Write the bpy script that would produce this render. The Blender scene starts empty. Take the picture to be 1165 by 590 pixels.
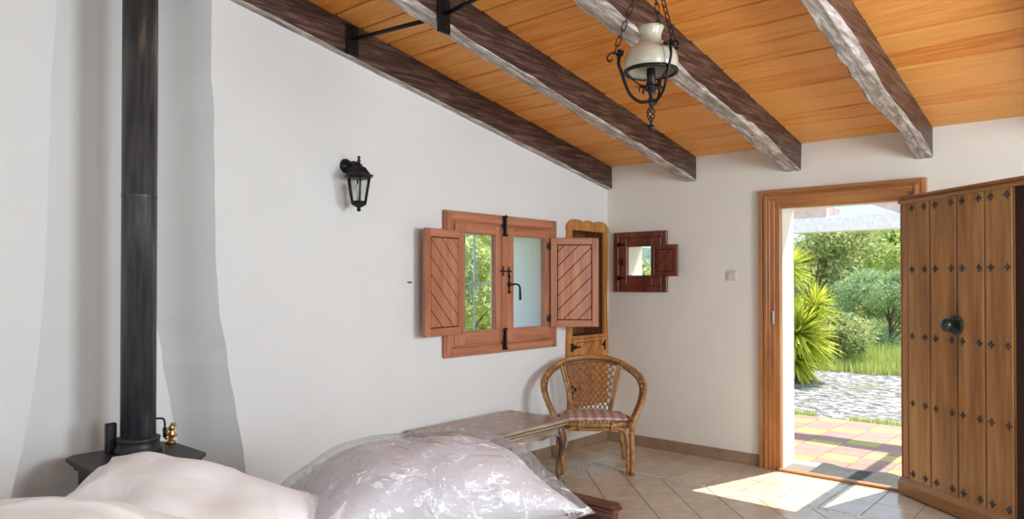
import bpy, math, random
from mathutils import Vector, Matrix, noise
random.seed(7)
PI = math.pi
D2 = bpy.context.scene
col = D2.collection

# ------------------------------------------------------------------ camera
YAW = math.radians(41.14); PITCH = math.radians(0.6); FPX = 823.0
cd = bpy.data.cameras.new('camera'); cam = bpy.data.objects.new('camera', cd); col.objects.link(cam)
cam.location = (-5.599, -3.724, 1.45)
cam.rotation_euler = (PI/2 + PITCH, 0, YAW - PI/2)
cd.sensor_width = 36.0; cd.lens = FPX/1165*36.0; cd.shift_y = 17.381/1165
cd.clip_start = 0.05; cd.clip_end = 400
D2.camera = cam

# ------------------------------------------------------------------ light
D2.view_settings.view_transform = 'Standard'; D2.view_settings.look = 'None'
D2.view_settings.gamma = 1.0; D2.view_settings.use_curve_mapping = False
D2.view_settings.exposure = 0.10
w = bpy.data.worlds.new('sky'); D2.world = w; w.use_nodes = True
nt = w.node_tree; bg = nt.nodes['Background']
tc = nt.nodes.new('ShaderNodeTexCoord'); sx = nt.nodes.new('ShaderNodeSeparateXYZ'); rp = nt.nodes.new('ShaderNodeValToRGB')
nt.links.new(tc.outputs['Generated'], sx.inputs[0]); nt.links.new(sx.outputs['Z'], rp.inputs[0])
rp.color_ramp.elements[0].position = 0.0; rp.color_ramp.elements[0].color = (.50, .70, .88, 1)
rp.color_ramp.elements[1].position = .6; rp.color_ramp.elements[1].color = (.42, .66, 1, 1)
nt.links.new(rp.outputs[0], bg.inputs[0]); bg.inputs[1].default_value = 1.75

sd = bpy.data.lights.new('sun', 'SUN'); sun = bpy.data.objects.new('sun', sd); col.objects.link(sun)
sd.energy = 9.0; sd.angle = math.radians(.5); sd.color = (1, .95, .86)
sun.rotation_euler = Vector((-1, .285, -1.64)).to_track_quat('-Z', 'Y').to_euler()
sun.location = (5, -2, 8)

def area(name, loc, direction, sx_, sy_, power, color, portal=False):
    ld = bpy.data.lights.new(name, 'AREA'); o = bpy.data.objects.new(name, ld); col.objects.link(o)
    ld.shape = 'RECTANGLE'; ld.size = sx_; ld.size_y = sy_; ld.energy = power; ld.color = color
    o.location = loc; o.rotation_euler = Vector(direction).to_track_quat('-Z', 'Y').to_euler()
    if portal: ld.cycles.is_portal = True
    return o
area('daylight_side_window', (-2.45, -5.62, 1.75), (0, 1, 0), 1.3, 1.3, 118, (.87, .94, 1))
area('rear_fill_light', (-7.62, -3.0, 1.9), (1, 0, 0), 1.9, 1.5, 14, (.92, .96, 1))  # fill lamp added behind the camera, no window seen there
area('side_fill_light', (-4.75, -5.62, 1.75), (0, 1, 0), 1.0, 1.3, 52, (.90, .95, 1))  # second added fill, brightens stove recess and cushions from an unseen opening
area('sky_portal_door', (.26, -2.03, 1.02), (-1, 0, 0), .86, 2.0, 1, (1, 1, 1), True)

# ------------------------------------------------------------------ helpers
class MB:
    def __init__(s): s.v = []; s.f = []; s.m = []; s.sm = []
    def add(s, vs, fs, mi=0, smooth=False):
        b = len(s.v); s.v += [tuple(v) for v in vs]
        for f in fs: s.f.append(tuple(b+i for i in f)); s.m.append(mi); s.sm.append(smooth)
        return s
    def box(s, a, b, mi=0, bev=0.0):
        x0, x1 = sorted((a[0], b[0])); y0, y1 = sorted((a[1], b[1])); z0, z1 = sorted((a[2], b[2]))
        c = min(bev, (x1-x0)*.45, (y1-y0)*.45, (z1-z0)*.45)
        if c <= 0:
            s.add([(x0,y0,z0),(x1,y0,z0),(x1,y1,z0),(x0,y1,z0),(x0,y0,z1),(x1,y0,z1),(x1,y1,z1),(x0,y1,z1)],
                  [(0,3,2,1),(4,5,6,7),(0,1,5,4),(1,2,6,5),(2,3,7,6),(3,0,4,7)], mi); return s
        vs = []; idx = {}
        for i, x in enumerate((x0, x1)):
            for j, y in enumerate((y0, y1)):
                for k, z in enumerate((z0, z1)):
                    X = x+(c if i == 0 else -c); Y = y+(c if j == 0 else -c); Z = z+(c if k == 0 else -c)
                    idx[i,j,k] = (len(vs), len(vs)+1, len(vs)+2); vs += [(x,Y,Z),(X,y,Z),(X,Y,z)]
        F = []
        for i in (0,1):
            q = [idx[i,0,0][0], idx[i,1,0][0], idx[i,1,1][0], idx[i,0,1][0]]; F.append(q if i else q[::-1])
            q = [idx[0,i,0][1], idx[1,i,0][1], idx[1,i,1][1], idx[0,i,1][1]]; F.append(q[::-1] if i else q)
            q = [idx[0,0,i][2], idx[1,0,i][2], idx[1,1,i][2], idx[0,1,i][2]]; F.append(q if i else q[::-1])
        for j in (0,1):
            for k in (0,1):
                q = [idx[0,j,k][1], idx[1,j,k][1], idx[1,j,k][2], idx[0,j,k][2]]; F.append(q)
                q = [idx[j,0,k][0], idx[j,1,k][0], idx[j,1,k][2], idx[j,0,k][2]]; F.append(q)
                q = [idx[j,k,0][0], idx[j,k,1][0], idx[j,k,1][1], idx[j,k,0][1]]; F.append(q)
        for key in idx: F.append(idx[key])
        s.add(vs, F, mi); return s
    def prism(s, poly, fn, h0, h1, mi=0):
        """poly: list of 2D points, fn(u,v,h)->3D"""
        n = len(poly)
        vs = [fn(u, v, h0) for u, v in poly]+[fn(u, v, h1) for u, v in poly]
        s.add(vs, [tuple(range(n))[::-1], tuple(range(n, 2*n))]+[(i, (i+1) % n, n+(i+1) % n, n+i) for i in range(n)], mi); return s
    def tube(s, pts, r, seg=8, mi=0, smooth=4, closed=False, flat=1.0):
        pts = [Vector(p) for p in pts]
        rs = r if isinstance(r, (list, tuple)) else [r]*len(pts)
        if smooth > 1 and len(pts) > 2:
            P = []; Rr = []; n = len(pts); m = n if closed else n-1
            for i in range(m):
                p0 = pts[(i-1) % n] if (closed or i > 0) else pts[0]*2-pts[1]
                p1 = pts[i]; p2 = pts[(i+1) % n]
                p3 = pts[(i+2) % n] if (closed or i+2 < n) else pts[-1]*2-pts[-2]
                for k in range(smooth):
                    t = k/smooth
                    P.append(.5*((2*p1)+(p2-p0)*t+(2*p0-5*p1+4*p2-p3)*t*t+(3*p1-p0-3*p2+p3)*t**3))
                    Rr.append(rs[i]*(1-t)+rs[(i+1) % n]*t)
            if not closed: P.append(pts[-1]); Rr.append(rs[-1])
            pts = P; rs = Rr
        n = len(pts); vs = []; N = None
        for i, p in enumerate(pts):
            a = pts[i-1] if (i > 0 or closed) else p; b = pts[(i+1) % n] if (i < n-1 or closed) else p
            T = (b-a); T = T.normalized() if T.length > 1e-9 else Vector((0,0,1))
            if N is None:
                N = T.cross(Vector((0,0,1)));
                if N.length < 1e-3: N = T.cross(Vector((1,0,0)))
            N = (N-T*N.dot(T)); N.normalize(); B = T.cross(N)
            for k in range(seg):
                an = 2*PI*k/seg; vs.append(p+N*(math.cos(an)*rs[i])+B*(math.sin(an)*rs[i]*flat))
        F = []
        for i in range(n if closed else n-1):
            for k in range(seg):
                j = (i+1) % n; F.append((i*seg+k, i*seg+(k+1) % seg, j*seg+(k+1) % seg, j*seg+k))
        s.add(vs, F, mi, True)
        if not closed:
            b = len(s.v)-n*seg
            s.f.append(tuple(b+k for k in range(seg))[::-1]); s.m.append(mi); s.sm.append(False)
            s.f.append(tuple(b+(n-1)*seg+k for k in range(seg))); s.m.append(mi); s.sm.append(False)
        return s
    def lathe(s, prof, c=(0,0,0), seg=24, mi=0, axis='z', smooth=True, cap=True, ph=0):
        vs = []; n = len(prof)
        for r, z in prof:
            for k in range(seg):
                a = 2*PI*k/seg+ph; x, y = r*math.cos(a), r*math.sin(a)
                q = {'z': (x, y, z), 'x': (z, x, y), 'y': (y, z, x)}[axis]
                vs.append((q[0]+c[0], q[1]+c[1], q[2]+c[2]))
        F = [(i*seg+k, i*seg+(k+1) % seg, (i+1)*seg+(k+1) % seg, (i+1)*seg+k) for i in range(n-1) for k in range(seg)]
        s.add(vs, F, mi, smooth)
        b = len(s.v)-n*seg
        if cap:
            s.f.append(tuple(b+k for k in range(seg))[::-1]); s.m.append(mi); s.sm.append(False)
            s.f.append(tuple(b+(n-1)*seg+k for k in range(seg))); s.m.append(mi); s.sm.append(False)
        return s
    def ball(s, c, r, seg=14, mi=0, sq=(1,1,1)):
        n = seg//2; prof = [(max(1e-4, math.sin(PI*i/n))*r, -math.cos(PI*i/n)*r) for i in range(n+1)]
        b = len(s.v); s.lathe(prof, (0,0,0), seg, mi, cap=False)
        for i in range(b, len(s.v)): v = s.v[i]; s.v[i] = (v[0]*sq[0]+c[0], v[1]*sq[1]+c[1], v[2]*sq[2]+c[2])
        return s
    def grid(s, fn, nu, nv, mi=0, closed_u=False):
        vs = [fn(i/nu, j/nv) for j in range(nv+1) for i in range(nu+1)]
        s.add(vs, [(j*(nu+1)+i, j*(nu+1)+i+1, (j+1)*(nu+1)+i+1, (j+1)*(nu+1)+i) for j in range(nv) for i in range(nu)], mi, True); return s
    def build(s, name, mats, parent=None, loc=(0,0,0), rot=(0,0,0), label=None):
        me = bpy.data.meshes.new(name); me.from_pydata(s.v, [], s.f)
        if not isinstance(mats, (list, tuple)): mats = [mats]
        for m in mats: me.materials.append(m)
        me.polygons.foreach_set('material_index', s.m); me.polygons.foreach_set('use_smooth', s.sm)
        import bmesh
        bm = bmesh.new(); bm.from_mesh(me); bmesh.ops.recalc_face_normals(bm, faces=bm.faces); bm.to_mesh(me); bm.free()
        me.update()
        o = bpy.data.objects.new(name, me); col.objects.link(o)
        if parent: o.parent = parent
        o.location = loc; o.rotation_euler = rot
        if label: o['label'] = label
        return o

def tag(o, label, cat, group=None, kind=None):
    o['label'] = label; o['category'] = cat
    if group: o['group'] = group
    if kind: o['kind'] = kind
    return o
def empty(name, loc=(0,0,0), rot=(0,0,0)):
    o = bpy.data.objects.new(name, None); col.objects.link(o); o.location = loc; o.rotation_euler = rot
    o.empty_display_size = .05; return o
def copy_tree(o, parent=None):
    c = o.copy(); col.objects.link(c); c.parent = parent
    for ch in list(o.children): copy_tree(ch, c)
    return c
def clip(poly, a, b, c):
    """keep a*x+b*y<=c"""
    out = []
    for i in range(len(poly)):
        p, q = poly[i], poly[(i+1) % len(poly)]; dp = a*p[0]+b*p[1]-c; dq = a*q[0]+b*q[1]-c
        if dp <= 0: out.append(p)
        if dp*dq < 0: t = dp/(dp-dq); out.append((p[0]+(q[0]-p[0])*t, p[1]+(q[1]-p[1])*t))
    return out
def clip_rect(poly, x0, x1, y0, y1):
    for a, b, c in ((1,0,x1),(-1,0,-x0),(0,1,y1),(0,-1,-y0)):
        poly = clip(poly, a, b, c)
        if len(poly) < 3: return []
    return poly
def parea(p): return abs(sum(p[i][0]*p[(i+1) % len(p)][1]-p[(i+1) % len(p)][0]*p[i][1] for i in range(len(p))))/2

# ------------------------------------------------------------------ materials
def newmat(name):
    m = bpy.data.materials.new(name); m.use_nodes = True; n = m.node_tree; return m, n, n.nodes['Principled BSDF']
def nd(n, t, **kw):
    x = n.nodes.new(t)
    for k, v in kw.items(): setattr(x, k, v)
    return x
def ramp(n, src, stops):
    r = nd(n, 'ShaderNodeValToRGB'); e = r.color_ramp.elements
    while len(e) < len(stops): e.new(.5)
    for el, (p, c) in zip(e, stops): el.position = p; el.color = (*c, 1)
    n.links.new(src, r.inputs[0]); return r
def mapped(n, scale, rot=(0,0,0)):
    t = nd(n, 'ShaderNodeTexCoord'); mp = nd(n, 'ShaderNodeMapping'); n.links.new(t.outputs['Object'], mp.inputs[0])
    mp.inputs['Scale'].default_value = scale; mp.inputs['Rotation'].default_value = rot; return mp
def bump(n, bs, src, strength=.3, dist=.01):
    b = nd(n, 'ShaderNodeBump'); b.inputs['Strength'].default_value = strength; b.inputs['Distance'].default_value = dist
    n.links.new(src, b.inputs['Height']); n.links.new(b.outputs[0], bs.inputs['Normal']); return b
def plain(name, c, rough=.5, metal=0, nscale=0, namp=.12, bs_=0, coat=0):
    m, n, b = newmat(name); b.inputs['Roughness'].default_value = rough; b.inputs['Metallic'].default_value = metal
    b.inputs['Coat Weight'].default_value = coat
    mp = mapped(n, (1,1,1)); t = nd(n, 'ShaderNodeTexNoise'); t.inputs['Scale'].default_value = nscale or 20; t.inputs['Detail'].default_value = 4
    n.links.new(mp.outputs[0], t.inputs[0])
    r = ramp(n, t.outputs[0], [(.3, tuple(x*(1-namp) for x in c)), (.7, tuple(min(1, x*(1+namp)) for x in c))])
    n.links.new(r.outputs[0], b.inputs['Base Color'])
    if bs_: bump(n, b, t.outputs[0], bs_, .01)
    return m
def wood(name, dark, mid, light, grain='x', rough=.45, sc=1.0, coat=.0, bumps=.25, island=.0, knots=True):
    m, n, b = newmat(name); b.inputs['Roughness'].default_value = rough; b.inputs['Coat Weight'].default_value = coat; b.inputs['Coat Roughness'].default_value = .25
    S = {'x': (1.3, 16, 16), 'y': (16, 1.3, 16), 'z': (16, 16, 1.3)}[grain]
    mp = mapped(n, tuple(v*sc for v in S))
    t1 = nd(n, 'ShaderNodeTexNoise'); t1.inputs['Scale'].default_value = 1.6; t1.inputs['Detail'].default_value = 6; t1.inputs['Distortion'].default_value = .6
    t2 = nd(n, 'ShaderNodeTexNoise'); t2.inputs['Scale'].default_value = 7; t2.inputs['Detail'].default_value = 3
    n.links.new(mp.outputs[0], t1.inputs[0]); n.links.new(mp.outputs[0], t2.inputs[0])
    mx = nd(n, 'ShaderNodeMath', operation='MULTIPLY_ADD'); n.links.new(t2.outputs[0], mx.inputs[0]); mx.inputs[1].default_value = .35
    n.links.new(t1.outputs[0], mx.inputs[2])
    sub = nd(n, 'ShaderNodeMath', operation='SUBTRACT'); n.links.new(mx.outputs[0], sub.inputs[0]); sub.inputs[1].default_value = .17
    src = sub
    if island:
        g = nd(n, 'ShaderNodeNewGeometry'); ma = nd(n, 'ShaderNodeMath', operation='MULTIPLY_ADD')
        n.links.new(g.outputs['Random Per Island'], ma.inputs[0]); ma.inputs[1].default_value = island
        sb = nd(n, 'ShaderNodeMath', operation='SUBTRACT'); n.links.new(sub.outputs[0], sb.inputs[0]); sb.inputs[1].default_value = island/2
        n.links.new(sb.outputs[0], ma.inputs[2]); src = ma
    r = ramp(n, src.outputs[0], [(.28, dark), (.5, mid), (.72, light)])
    n.links.new(r.outputs[0], b.inputs['Base Color'])
    if bumps: bump(n, b, t1.outputs[0], bumps, .006)
    return m

def mk_plaster(name, c):
    m, n, b = newmat(name); b.inputs['Roughness'].default_value = .9
    mp = mapped(n, (1,1,1)); t = nd(n, 'ShaderNodeTexNoise'); t.inputs['Scale'].default_value = 3.0; t.inputs['Detail'].default_value = 5; t.inputs['Roughness'].default_value = .45
    n.links.new(mp.outputs[0], t.inputs[0])
    r = ramp(n, t.outputs[0], [(.3, tuple(v*.975 for v in c)), (.7, c)]); n.links.new(r.outputs[0], b.inputs['Base Color'])
    bump(n, b, t.outputs[0], .25, .03); return m
M = {}
M['plaster'] = mk_plaster('white plaster', (.82, .825, .81))
M['cream'] = mk_plaster('plaster tinted by warm light', (.82, .775, .70))  # end wall copy of the plaster, warm corner light put into its colour
M['outer'] = mk_plaster('white outside plaster', (.86, .85, .83))
def mk_floor_tile(name, a, b_, rough, spec=.5):
    m, n, b = newmat(name); b.inputs['Roughness'].default_value = rough
    g = nd(n, 'ShaderNodeNewGeometry'); mp = mapped(n, (1,1,1)); t = nd(n, 'ShaderNodeTexNoise'); t.inputs['Scale'].default_value = 9; t.inputs['Detail'].default_value = 5
    n.links.new(mp.outputs[0], t.inputs[0])
    ad = nd(n, 'ShaderNodeMath', operation='MULTIPLY_ADD'); n.links.new(g.outputs['Random Per Island'], ad.inputs[0]); ad.inputs[1].default_value = .35; n.links.new(t.outputs[0], ad.inputs[2])
    r = ramp(n, ad.outputs[0], [(.4, a), (.95, b_)]); n.links.new(r.outputs[0], b.inputs['Base Color'])
    bump(n, b, t.outputs[0], .06, .01); return m
M['tile'] = mk_floor_tile('beige floor tile', (.50, .41, .30), (.62, .53, .41), .2)
M['skirt'] = mk_floor_tile('brown skirting tile', (.30, .19, .12), (.38, .25, .16), .35)
M['grout'] = plain('grout', (.20, .17, .13), .9)
M['terra'] = mk_floor_tile('terracotta patio tile', (.29, .14, .10), (.36, .18, .135), .6)
M['yellow'] = mk_floor_tile('yellow patio tile', (.38, .28, .07), (.44, .33, .09), .6)
M['sill'] = plain('pale stone sill', (.42, .37, .34), .5, nscale=8)
def mk_mosaic():
    m, n, b = newmat('grey mosaic strip'); b.inputs['Roughness'].default_value = .4
    mp = mapped(n, (1,1,1)); v = nd(n, 'ShaderNodeTexVoronoi'); v.inputs['Scale'].default_value = 62; n.links.new(mp.outputs[0], v.inputs[0])
    r = ramp(n, v.outputs['Color'], [(.2, (.30,.27,.25)), (.45, (.62,.58,.52)), (.8, (.80,.78,.72))]); n.links.new(r.outputs[0], b.inputs['Base Color']); return m
M['mosaic'] = mk_mosaic()

def mk_ceiling():
    m, n, b = newmat('orange varnished ceiling planks'); b.inputs['Roughness'].default_value = .5
    g = nd(n, 'ShaderNodeNewGeometry')
    mp = mapped(n, (26, 1.6, 3)); t = nd(n, 'ShaderNodeTexNoise'); t.inputs['Scale'].default_value = 1.5; t.inputs['Detail'].default_value = 6; t.inputs['Distortion'].default_value = .5
    n.links.new(mp.outputs[0], t.inputs[0])
    mp2 = mapped(n, (3, 1.4, 1)); t2 = nd(n, 'ShaderNodeTexNoise'); t2.inputs['Scale'].default_value = 1.3; n.links.new(mp2.outputs[0], t2.inputs[0])
    a1 = nd(n, 'ShaderNodeMath', operation='MULTIPLY_ADD'); n.links.new(g.outputs['Random Per Island'], a1.inputs[0]); a1.inputs[1].default_value = .34; n.links.new(t.outputs[0], a1.inputs[2])
    a2 = nd(n, 'ShaderNodeMath', operation='MULTIPLY_ADD'); n.links.new(t2.outputs[0], a2.inputs[0]); a2.inputs[1].default_value = .5; n.links.new(a1.outputs[0], a2.inputs[2])
    r = ramp(n, a2.outputs[0], [(.40, (.60, .18, .026)), (.75, (.83, .29, .045)), (1.0, (.92, .42, .10))])
    # saw marks: thin pale lines across the grain
    mp3 = mapped(n, (1, 1, 1)); wv = nd(n, 'ShaderNodeTexWave', wave_type='BANDS', bands_direction='Y'); wv.inputs['Scale'].default_value = 9; wv.inputs['Distortion'].default_value = 1.2; wv.inputs['Detail Scale'].default_value = 3
    n.links.new(mp3.outputs[0], wv.inputs[0])
    t4 = nd(n, 'ShaderNodeTexNoise'); t4.inputs['Scale'].default_value = 3.2; t4.inputs['Detail'].default_value = 3; n.links.new(mp3.outputs[0], t4.inputs[0])
    p1 = ramp(n, wv.outputs[0], [(.86, (0,0,0)), (.99, (1,1,1))]); p2 = ramp(n, t4.outputs[0], [(.55, (0,0,0)), (.72, (.4,.4,.4))])
    mu = nd(n, 'ShaderNodeMath', operation='MULTIPLY'); n.links.new(p1.outputs[0], mu.inputs[0]); n.links.new(p2.outputs[0], mu.inputs[1])
    mx = nd(n, 'ShaderNodeMix', data_type='RGBA'); n.links.new(mu.outputs[0], mx.inputs[0]); n.links.new(r.outputs[0], mx.inputs[6]); mx.inputs[7].default_value = (.82, .50, .22, 1)
    n.links.new(mx.outputs[2], b.inputs['Base Color'])
    bump(n, b, t.outputs[0], .2, .006); return m
M['ceiling'] = mk_ceiling()
M['ceilback'] = plain('dark gap board', (.09, .035, .012), .9)
M['beam'] = wood('dark brown rough beam', (.022, .012, .010), (.065, .034, .028), (.19, .115, .095), 'x', .42, 2.0, .0, .9)
M['beampale'] = wood('pale beam underside', (.16, .13, .11), (.36, .31, .27), (.74, .70, .66), 'x', .5, 1.3, .0, .7)  # lighter tone for beam undersides and chamfers than for the sides
M['pine'] = wood('reddish pine', (.32, .105, .045), (.47, .175, .085), (.58, .25, .13), 'z', .45, .6, .15, .12)
M['pinex'] = wood('reddish pine rail', (.32, .105, .045), (.47, .175, .085), (.58, .25, .13), 'x', .45, .6, .15, .12)
M['pinedark'] = wood('darker pine groove', (.08, .02, .01), (.11, .032, .015), (.15, .05, .02), 'z', .6, .6)
M['redwood'] = wood('mahogany stained pine', (.09, .018, .009), (.16, .036, .018), (.23, .06, .03), 'z', .45, .6, .15, .1)
M['honey'] = wood('honey oak', (.34, .12, .022), (.52, .21, .045), (.62, .29, .08), 'z', .45, .6, .2, .12)
M['honeyback'] = wood('brown planks inside', (.10, .035, .012), (.17, .062, .022), (.24, .10, .035), 'z', .6, .6)
M['doorwood'] = wood('varnished door oak', (.25, .11, .030), (.40, .195, .058), (.53, .29, .10), 'z', .42, .45, .25, .12, island=.10)
M['doorwoodx'] = wood('varnished door oak rail', (.22, .095, .026), (.33, .155, .045), (.42, .22, .075), 'x', .42, .45, .25, .12)
M['frame'] = wood('orange door frame', (.27, .095, .024), (.42, .165, .046), (.56, .26, .085), 'z', .42, .45, .25, .12)
M['framey'] = wood('orange door head', (.27, .095, .024), (.42, .165, .046), (.56, .26, .085), 'y', .42, .45, .25, .12)
M['groove'] = plain('dark groove', (.035, .012, .008), .8)
M['iron'] = plain('black iron', (.018, .018, .020), .42, .6, 40, .3)
M['stoveiron'] = plain('charcoal stove iron', (.045, .048, .050), .45, .5, 30, .3, .15)
def mk_pipe():
    m, n, b = newmat('worn grey black flue enamel'); b.inputs['Roughness'].default_value = .4; b.inputs['Metallic'].default_value = .2
    mp = mapped(n, (22, 22, 2.2)); t = nd(n, 'ShaderNodeTexNoise'); t.inputs['Scale'].default_value = 1.5; t.inputs['Detail'].default_value = 6; n.links.new(mp.outputs[0], t.inputs[0])
    r = ramp(n, t.outputs[0], [(.35, (.035, .040, .048)), (.6, (.085, .085, .088)), (.78, (.24, .20, .17))]); n.links.new(r.outputs[0], b.inputs['Base Color']); return m
M['pipe'] = mk_pipe()
M['brass'] = plain('brass', (.60, .40, .14), .3, 1, 60, .3)
M['milk'] = None
def mk_milk():
    m, n, b = newmat('milk glass'); b.inputs['Base Color'].default_value = (.72, .66, .52, 1); b.inputs['Roughness'].default_value = .22
    b.inputs['Subsurface Weight'].default_value = .3; b.inputs['Subsurface Radius'].default_value = (.02, .02, .015); b.inputs['Coat Weight'].default_value = .6
    mp = mapped(n, (1,1,1)); t = nd(n, 'ShaderNodeTexNoise'); t.inputs['Scale'].default_value = 5; n.links.new(mp.outputs[0], t.inputs[0])
    r = ramp(n, t.outputs[0], [(.3, (.52,.48,.36)), (.7, (.62,.58,.46))]); n.links.new(r.outputs[0], b.inputs['Base Color']); return m
M['milk'] = mk_milk()
def mk_glass(name, tint=(1,1,1), f=.1):
    m = bpy.data.materials.new(name); m.use_nodes = True; n = m.node_tree; n.nodes.clear()
    o = nd(n, 'ShaderNodeOutputMaterial'); tr = nd(n, 'ShaderNodeBsdfTransparent'); gl = nd(n, 'ShaderNodeBsdfGlossy'); gl.inputs['Roughness'].default_value = .03
    tr.inputs[0].default_value = (*tint, 1); mx = nd(n, 'ShaderNodeMixShader'); lw = nd(n, 'ShaderNodeLayerWeight'); pw = nd(n, 'ShaderNodeMath', operation='POWER'); pw.inputs[1].default_value = 4; n.links.new(lw.outputs['Facing'], pw.inputs[0]); fr = nd(n, 'ShaderNodeMath', operation='MULTIPLY_ADD'); fr.inputs[1].default_value = .7; fr.inputs[2].default_value = .03; n.links.new(pw.outputs[0], fr.inputs[0])
    n.links.new(fr.outputs[0], mx.inputs[0]); n.links.new(tr.outputs[0], mx.inputs[1]); n.links.new(gl.outputs[0], mx.inputs[2]); n.links.new(mx.outputs[0], o.inputs[0]); return m
M['glass'] = mk_glass('clear window glass', (.96, .98, .97))
M['lampglass'] = mk_glass('clear bevelled lantern glass', (.90, .90, .88))
M['white_paint'] = plain('white paint', (.74, .72, .71), .5)
M['plate'] = plain('cream switch plastic', (.62, .56, .47), .4)
def mk_wicker(name, a, b_, c):
    m, n, b = newmat(name); b.inputs['Roughness'].default_value = .38; b.inputs['Coat Weight'].default_value = .2
    mp = mapped(n, (1,1,1)); t = nd(n, 'ShaderNodeTexNoise'); t.inputs['Scale'].default_value = 28; t.inputs['Detail'].default_value = 4; n.links.new(mp.outputs[0], t.inputs[0])
    r = ramp(n, t.outputs[0], [(.3, a), (.5, b_), (.75, c)]); n.links.new(r.outputs[0], b.inputs['Base Color']); return m
M['rattan'] = mk_wicker('golden rattan cane', (.22, .09, .025), (.40, .19, .06), (.55, .31, .12))
M['rattandark'] = mk_wicker('brown rattan lattice', (.16, .06, .018), (.28, .12, .035), (.42, .20, .07))
def mk_cushion():
    m, n, b = newmat('pink checked cloth'); b.inputs['Roughness'].default_value = .85
    mp = mapped(n, (1,1,1)); w1 = nd(n, 'ShaderNodeTexWave', bands_direction='X'); w1.inputs['Scale'].default_value = 4.5; w2 = nd(n, 'ShaderNodeTexWave', bands_direction='Y'); w2.inputs['Scale'].default_value = 4.5
    n.links.new(mp.outputs[0], w1.inputs[0]); n.links.new(mp.outputs[0], w2.inputs[0])
    a = nd(n, 'ShaderNodeMath', operation='ADD'); n.links.new(w1.outputs[0], a.inputs[0]); n.links.new(w2.outputs[0], a.inputs[1])
    h = nd(n, 'ShaderNodeMath', operation='MULTIPLY'); h.inputs[1].default_value = .5; n.links.new(a.outputs[0], h.inputs[0])
    r = ramp(n, h.outputs[0], [(.2, (.46, .20, .17)), (.5, (.55, .33, .28)), (.8, (.68, .56, .50))]); n.links.new(r.outputs[0], b.inputs['Base Color']); return m
M['cushion'] = mk_cushion()
def mk_marble():
    m, n, b = newmat('pinkish brown marble top'); b.inputs['Roughness'].default_value = .22
    mp = mapped(n, (1,1,1)); v = nd(n, 'ShaderNodeTexVoronoi', feature='SMOOTH_F1'); v.inputs['Scale'].default_value = 13; t = nd(n, 'ShaderNodeTexNoise'); t.inputs['Scale'].default_value = 11; t.inputs['Detail'].default_value = 7; t.inputs['Distortion'].default_value = 1.2
    n.links.new(mp.outputs[0], v.inputs[0]); n.links.new(mp.outputs[0], t.inputs[0])
    a = nd(n, 'ShaderNodeMath', operation='MULTIPLY_ADD'); n.links.new(v.outputs[0], a.inputs[0]); a.inputs[1].default_value = .45; n.links.new(t.outputs[0], a.inputs[2])
    r = ramp(n, a.outputs[0], [(.45, (.50, .34, .22)), (.62, (.28, .16, .11)), (.8, (.36, .20, .15))]); n.links.new(r.outputs[0], b.inputs['Base Color']); return m
M['marble'] = mk_marble()
M['tablewood'] = wood('grey brown carved table wood', (.14, .09, .06), (.36, .28, .21), (.60, .52, .43), 'x', .35, 1.0, .3, .2)
M['tableleg'] = wood('dark carved table leg', (.04, .018, .012), (.10, .045, .028), (.24, .12, .06), 'z', .35, 1.0, .4, .2)
M['mahog'] = wood('dark red mahogany', (.045, .010, .008), (.085, .020, .014), (.13, .034, .022), 'y', .28, .7, .5, .06)
def mk_cloth(name, c, sc=5, bs=.35):
    m, n, b = newmat(name); b.inputs['Roughness'].default_value = .75; b.inputs['Sheen Weight'].default_value = .2
    mp = mapped(n, (1,1,1)); t = nd(n, 'ShaderNodeTexNoise'); t.inputs['Scale'].default_value = sc; t.inputs['Detail'].default_value = 5; t.inputs['Distortion'].default_value = 1.0; n.links.new(mp.outputs[0], t.inputs[0])
    r = ramp(n, t.outputs[0], [(.3, tuple(v*.97 for v in c)), (.7, c)]); n.links.new(r.outputs[0], b.inputs['Base Color']); bump(n, b, t.outputs[0], bs, .03); return m
M['sheet'] = mk_cloth('white cotton', (.88, .88, .89))
M['duvet'] = mk_cloth('lilac grey quilt', (.72, .69, .72), 3)
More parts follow.
